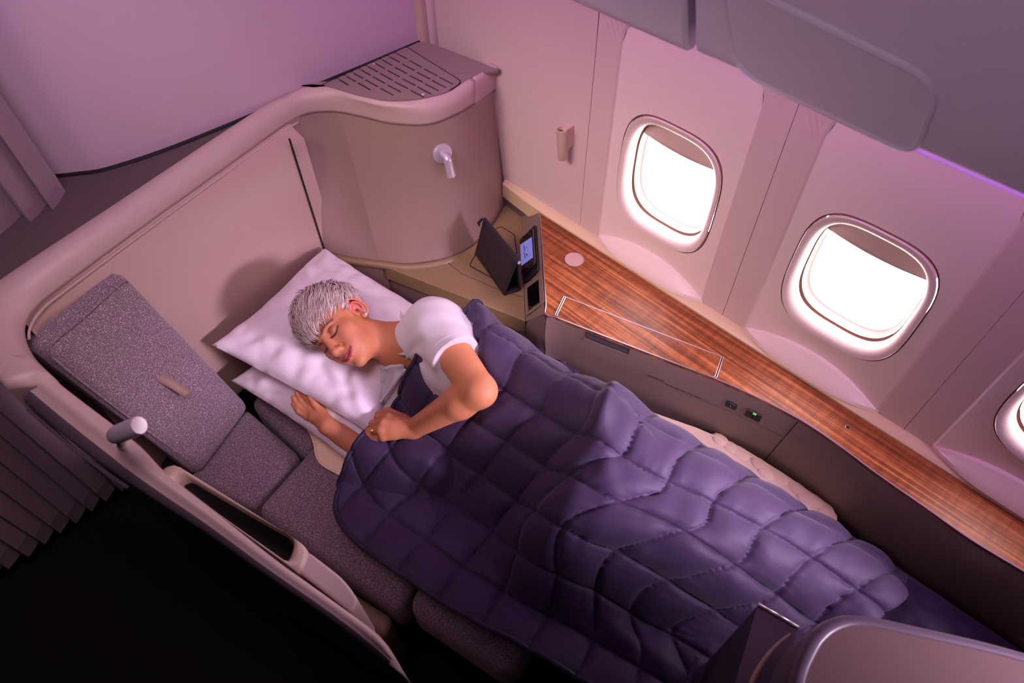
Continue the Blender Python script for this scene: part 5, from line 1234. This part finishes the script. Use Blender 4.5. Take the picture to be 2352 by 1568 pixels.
def build_shirt():
    fd = Field(np.arange(-1.13, -.60, .003), np.arange(.42, .90, .003), np.arange(.49, .92, .003)); o = .012
    torso(fd, o, .045)
    ad = (LE - LS) / np.linalg.norm(LE - LS); end = LS + (LE - LS) * .50
    fd.cone(LS, LS + (LE - LS) * .62, .064, .066, .03, end=end)
    rd = (RE - RS); fd.cone(RS, RS + rd * .6, .060, .060, .03, end=RS + rd * .45)
    # folds running from the armpit and across the chest
    ap = LS + V3(-.01, -.055, -.05)
    G = [(v3(982, 806, .80), v3(990, 735, .865)), (v3(975, 815, .78), v3(960, 730, .84)), (v3(1000, 800, .81), v3(1030, 745, .865)), (v3(965, 825, .77), v3(915, 830, .75)), (v3(950, 850, .74), v3(900, 880, .70)), (v3(920, 870, .72), v3(880, 930, .66)), (v3(1010, 820, .81), v3(1060, 770, .86)), (v3(930, 790, .79), v3(925, 720, .82)), (v3(890, 850, .70), v3(865, 920, .64))]
    for a, b in G: fd.cone(a, b, .007, .004, .014, True)
    for a, b in G: fd.cone(a + V3(-.012, .004, -.004), b + V3(-.014, .004, -.002), .006, .004, .014)
    # neckline
    n0 = hw(0, -.03, -.05); fd.cone(n0, NB + (NB - n0) * .10, .069, .071, .014, True)
    x, y, z = fd.x[:, None, None], fd.y[None, :, None], fd.z[None, None, :]
    fd.F += (.0016 * np.sin(38 * x + 60 * z + 22 * y) * np.sin(47 * y - 31 * z) + .0010 * np.sin(95 * x - 70 * y + 40 * z)).astype(np.float32)
    a_ = (x - ap[0]) * TA[0] + (y - ap[1]) * TA[1] + (z - ap[2]) * TA[2]; b_ = (x - ap[0]) * TL[0] + (y - ap[1]) * TL[1] + (z - ap[2]) * TL[2]; r_ = np.sqrt(a_ ** 2 + b_ ** 2 + .25 * ((x - ap[0]) * TF[0] + (y - ap[1]) * TF[1] + (z - ap[2]) * TF[2]) ** 2)
    th_ = np.arctan2(b_, a_); fd.F += (.0052 * np.sin(7 * th_ + 26 * r_ + 1.5 * np.sin(30 * y)) * np.exp(-r_ / .11) * np.clip((r_ - .015) / .04, 0, 1)).astype(np.float32)
    fd.F = np.maximum(fd.F, np.broadcast_to((x + .64), fd.F.shape))
    fd.F[0] = fd.F[-1] = .1; fd.F[:, 0] = fd.F[:, -1] = .1; fd.F[:, :, 0] = fd.F[:, :, -1] = .1
    P, Fq = fd.surface(); lab = np.arange(len(P))
    for _ in range(400):                       # keep the one connected garment
        m_ = lab[Fq].min(1); new = lab.copy(); np.minimum.at(new, Fq.ravel(), np.repeat(m_, 4)); new = new[new]
        if (new == lab).all(): break
        lab = new
    big = np.bincount(lab).argmax(); Fq = Fq[(lab[Fq] == big).all(1)]; use = np.unique(Fq); remap = np.full(len(P), -1); remap[use] = np.arange(len(use)); P = P[use]; Fq = remap[Fq]
    wn = np.clip(1.6 - np.linalg.norm(P - NB, axis=1) / .075, 0, 1)[:, None]      # relax the neckline
    for _ in range(28):
        acc = np.zeros_like(P); cnt = np.zeros(len(P))
        for c_ in range(4): np.add.at(acc, Fq[:, c_], P[Fq[:, (c_ + 1) % 4]] + P[Fq[:, (c_ + 3) % 4]]); np.add.at(cnt, Fq[:, c_], 2)
        P = P + wn * .5 * (acc / np.maximum(cnt, 1)[:, None] - P)
    o_ = mesh_np('t_shirt', P, Fq, 'shirt', person); o_['label'] = 'white short-sleeved t-shirt'
    # stitched sleeve hem
    a = np.cross(ad, V3(0, 0, 1)); a /= np.linalg.norm(a); b = np.cross(ad, a); c = end - ad * .022
    vs, fs = tube([Vector(c + (a * math.cos(t) + b * math.sin(t)) * .0657) for t in np.linspace(0, 2 * math.pi, 33)], .0009, 5, False); mesh('hem_stitch', vs, fs, 'shirt', person)
build_shirt()

# hair: a close cap and combed strands
def hair():
    cc, cr = V3(0, -.014, .037), V3(.0765, .098, .092)
    def on(d, off=0.0): d = d / np.linalg.norm(d); t = 1 / math.sqrt(((d / (cr + off)) ** 2).sum()); return cc + d * t
    def inside(p, m=0.0):
        l, f, u = abs(p[0]), p[1], p[2]
        if f > .045: return u > .060 - m - .25 * max(0, l - .03)
        if f > .012: return u > .036 - m + .9 * (f - .012) - .0
        if f > -.004: return u > .008 - m + 1.2 * max(0, f + .004) 
        if f > -.034: return u > .028 - m
        return u > -.030 - m - .6 * max(0, -.034 - f)
    nt, npn = 110, 60; pts, keep = [], {}
    vs, fs = [], []
    for i in range(npn):
        ph = math.pi * (i + .5) / npn
        for j in range(nt):
            th = 2 * math.pi * j / nt; p = on(V3(math.sin(ph) * math.cos(th), math.sin(ph) * math.sin(th), math.cos(ph)), .0035); vs.append(p)
    for i in range(npn - 1):
        for j in range(nt):
            q = (i * nt + j, i * nt + (j + 1) % nt, (i + 1) * nt + (j + 1) % nt, (i + 1) * nt + j)
            if all(inside(vs[k], .004) for k in q): fs.append(q)
    Vw = [hw(*p) for p in vs]; me_v = np.array(Vw); C = np.tile(np.array(srgb(150, 130, 122)[:3]), (len(me_v), 1))
    S_v, S_f, S_c = [], [], []
    crown = V3(.01, -.060, .105); pal = [srgb(238, 222, 208)[:3], srgb(226, 206, 192)[:3], srgb(250, 240, 230)[:3], srgb(176, 148, 132)[:3], srgb(212, 188, 172)[:3]]
    n = 0; tries = 0
    while n < 4600 and tries < 30000:
        tries += 1; d = rng.normal(size=3); p = on(d, .003)
        if not inside(p): continue
        nrm = (p - cc) / cr ** 2; nrm /= np.linalg.norm(nrm); fl = p - crown; fl = fl / (np.linalg.norm(fl) + 1e-6) + V3(0, .55, -.12) + rng.normal(size=3) * .20
        if p[1] < -.02 and p[2] < .05: fl = V3(0, -.25, -1) + rng.normal(size=3) * .15
        fl -= fl @ nrm * nrm; fl /= np.linalg.norm(fl); ln = .042 + .022 * rng.random()
        if p[2] < .05 and p[1] < .03: ln *= .42
        fr = p[1] > .035 and p[2] > .04
        if fr: ln *= .95
        lift = (.010 if p[2] > .05 else .004) * (.5 + rng.random()); w = .0013 + .0013 * rng.random(); sd = np.cross(nrm, fl); pts = []
        q = p.copy(); dirn = fl * .92 + nrm * (.35 + .45 * rng.random())
        for k in range(5):
            t = k / 4; r_ = w * (1 - .85 * t); base = len(S_v)
            nn = q - cc; nn = nn / cr ** 2; nn /= np.linalg.norm(nn)
            S_v += [hw(*(q + sd * r_)), hw(*(q + nn * r_ * .7)), hw(*(q - sd * r_))]
            q = q + dirn / np.linalg.norm(dirn) * ln / 4; dirn = dirn - nn * (.30 + .22 * k * .5); 
            # stay outside the scalp
            e = q - cc; tt = math.sqrt(((e / (cr + .0035)) ** 2).sum())
            if tt < 1: q = cc + e / tt
        b0 = len(S_v) - 15
        for k in range(4):
            a = b0 + k * 3; S_f += [(a, a + 1, a + 4, a + 3), (a + 1, a + 2, a + 5, a + 4)]
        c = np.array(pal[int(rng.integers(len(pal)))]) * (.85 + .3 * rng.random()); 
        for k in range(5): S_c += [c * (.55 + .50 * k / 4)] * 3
        n += 1
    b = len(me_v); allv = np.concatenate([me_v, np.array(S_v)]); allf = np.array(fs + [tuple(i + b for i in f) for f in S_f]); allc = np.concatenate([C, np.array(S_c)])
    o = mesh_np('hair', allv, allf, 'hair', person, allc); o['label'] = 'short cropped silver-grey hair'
hair()
# pearl earring and two gold rings
p = hw(.0815, -.006, -.041); lathe([(.0001, -.0034), (.0024, -.0024), (.0034, 0), (.0024, .0024), (.0001, .0034)], p, HL, 14, person, 'earring', 'pearl')
def ring(a, b, t, r):
    c = Vector(a).lerp(Vector(b), t); d = (Vector(b) - Vector(a)).normalized(); e1 = d.orthogonal().normalized(); e2 = d.cross(e1)
    vs, fs = tube([c + (e1 * math.cos(x) + e2 * math.sin(x)) * r for x in np.linspace(0, 2 * math.pi, 25)], .0013, 6, False); mesh('finger_ring', vs, fs, 'gold', person)
_a, _b = v3(875, 987, .665), v3(847, 991, .646); ring(_a, _b, .48, .0108); ring(_a, _b, .60, .0106)
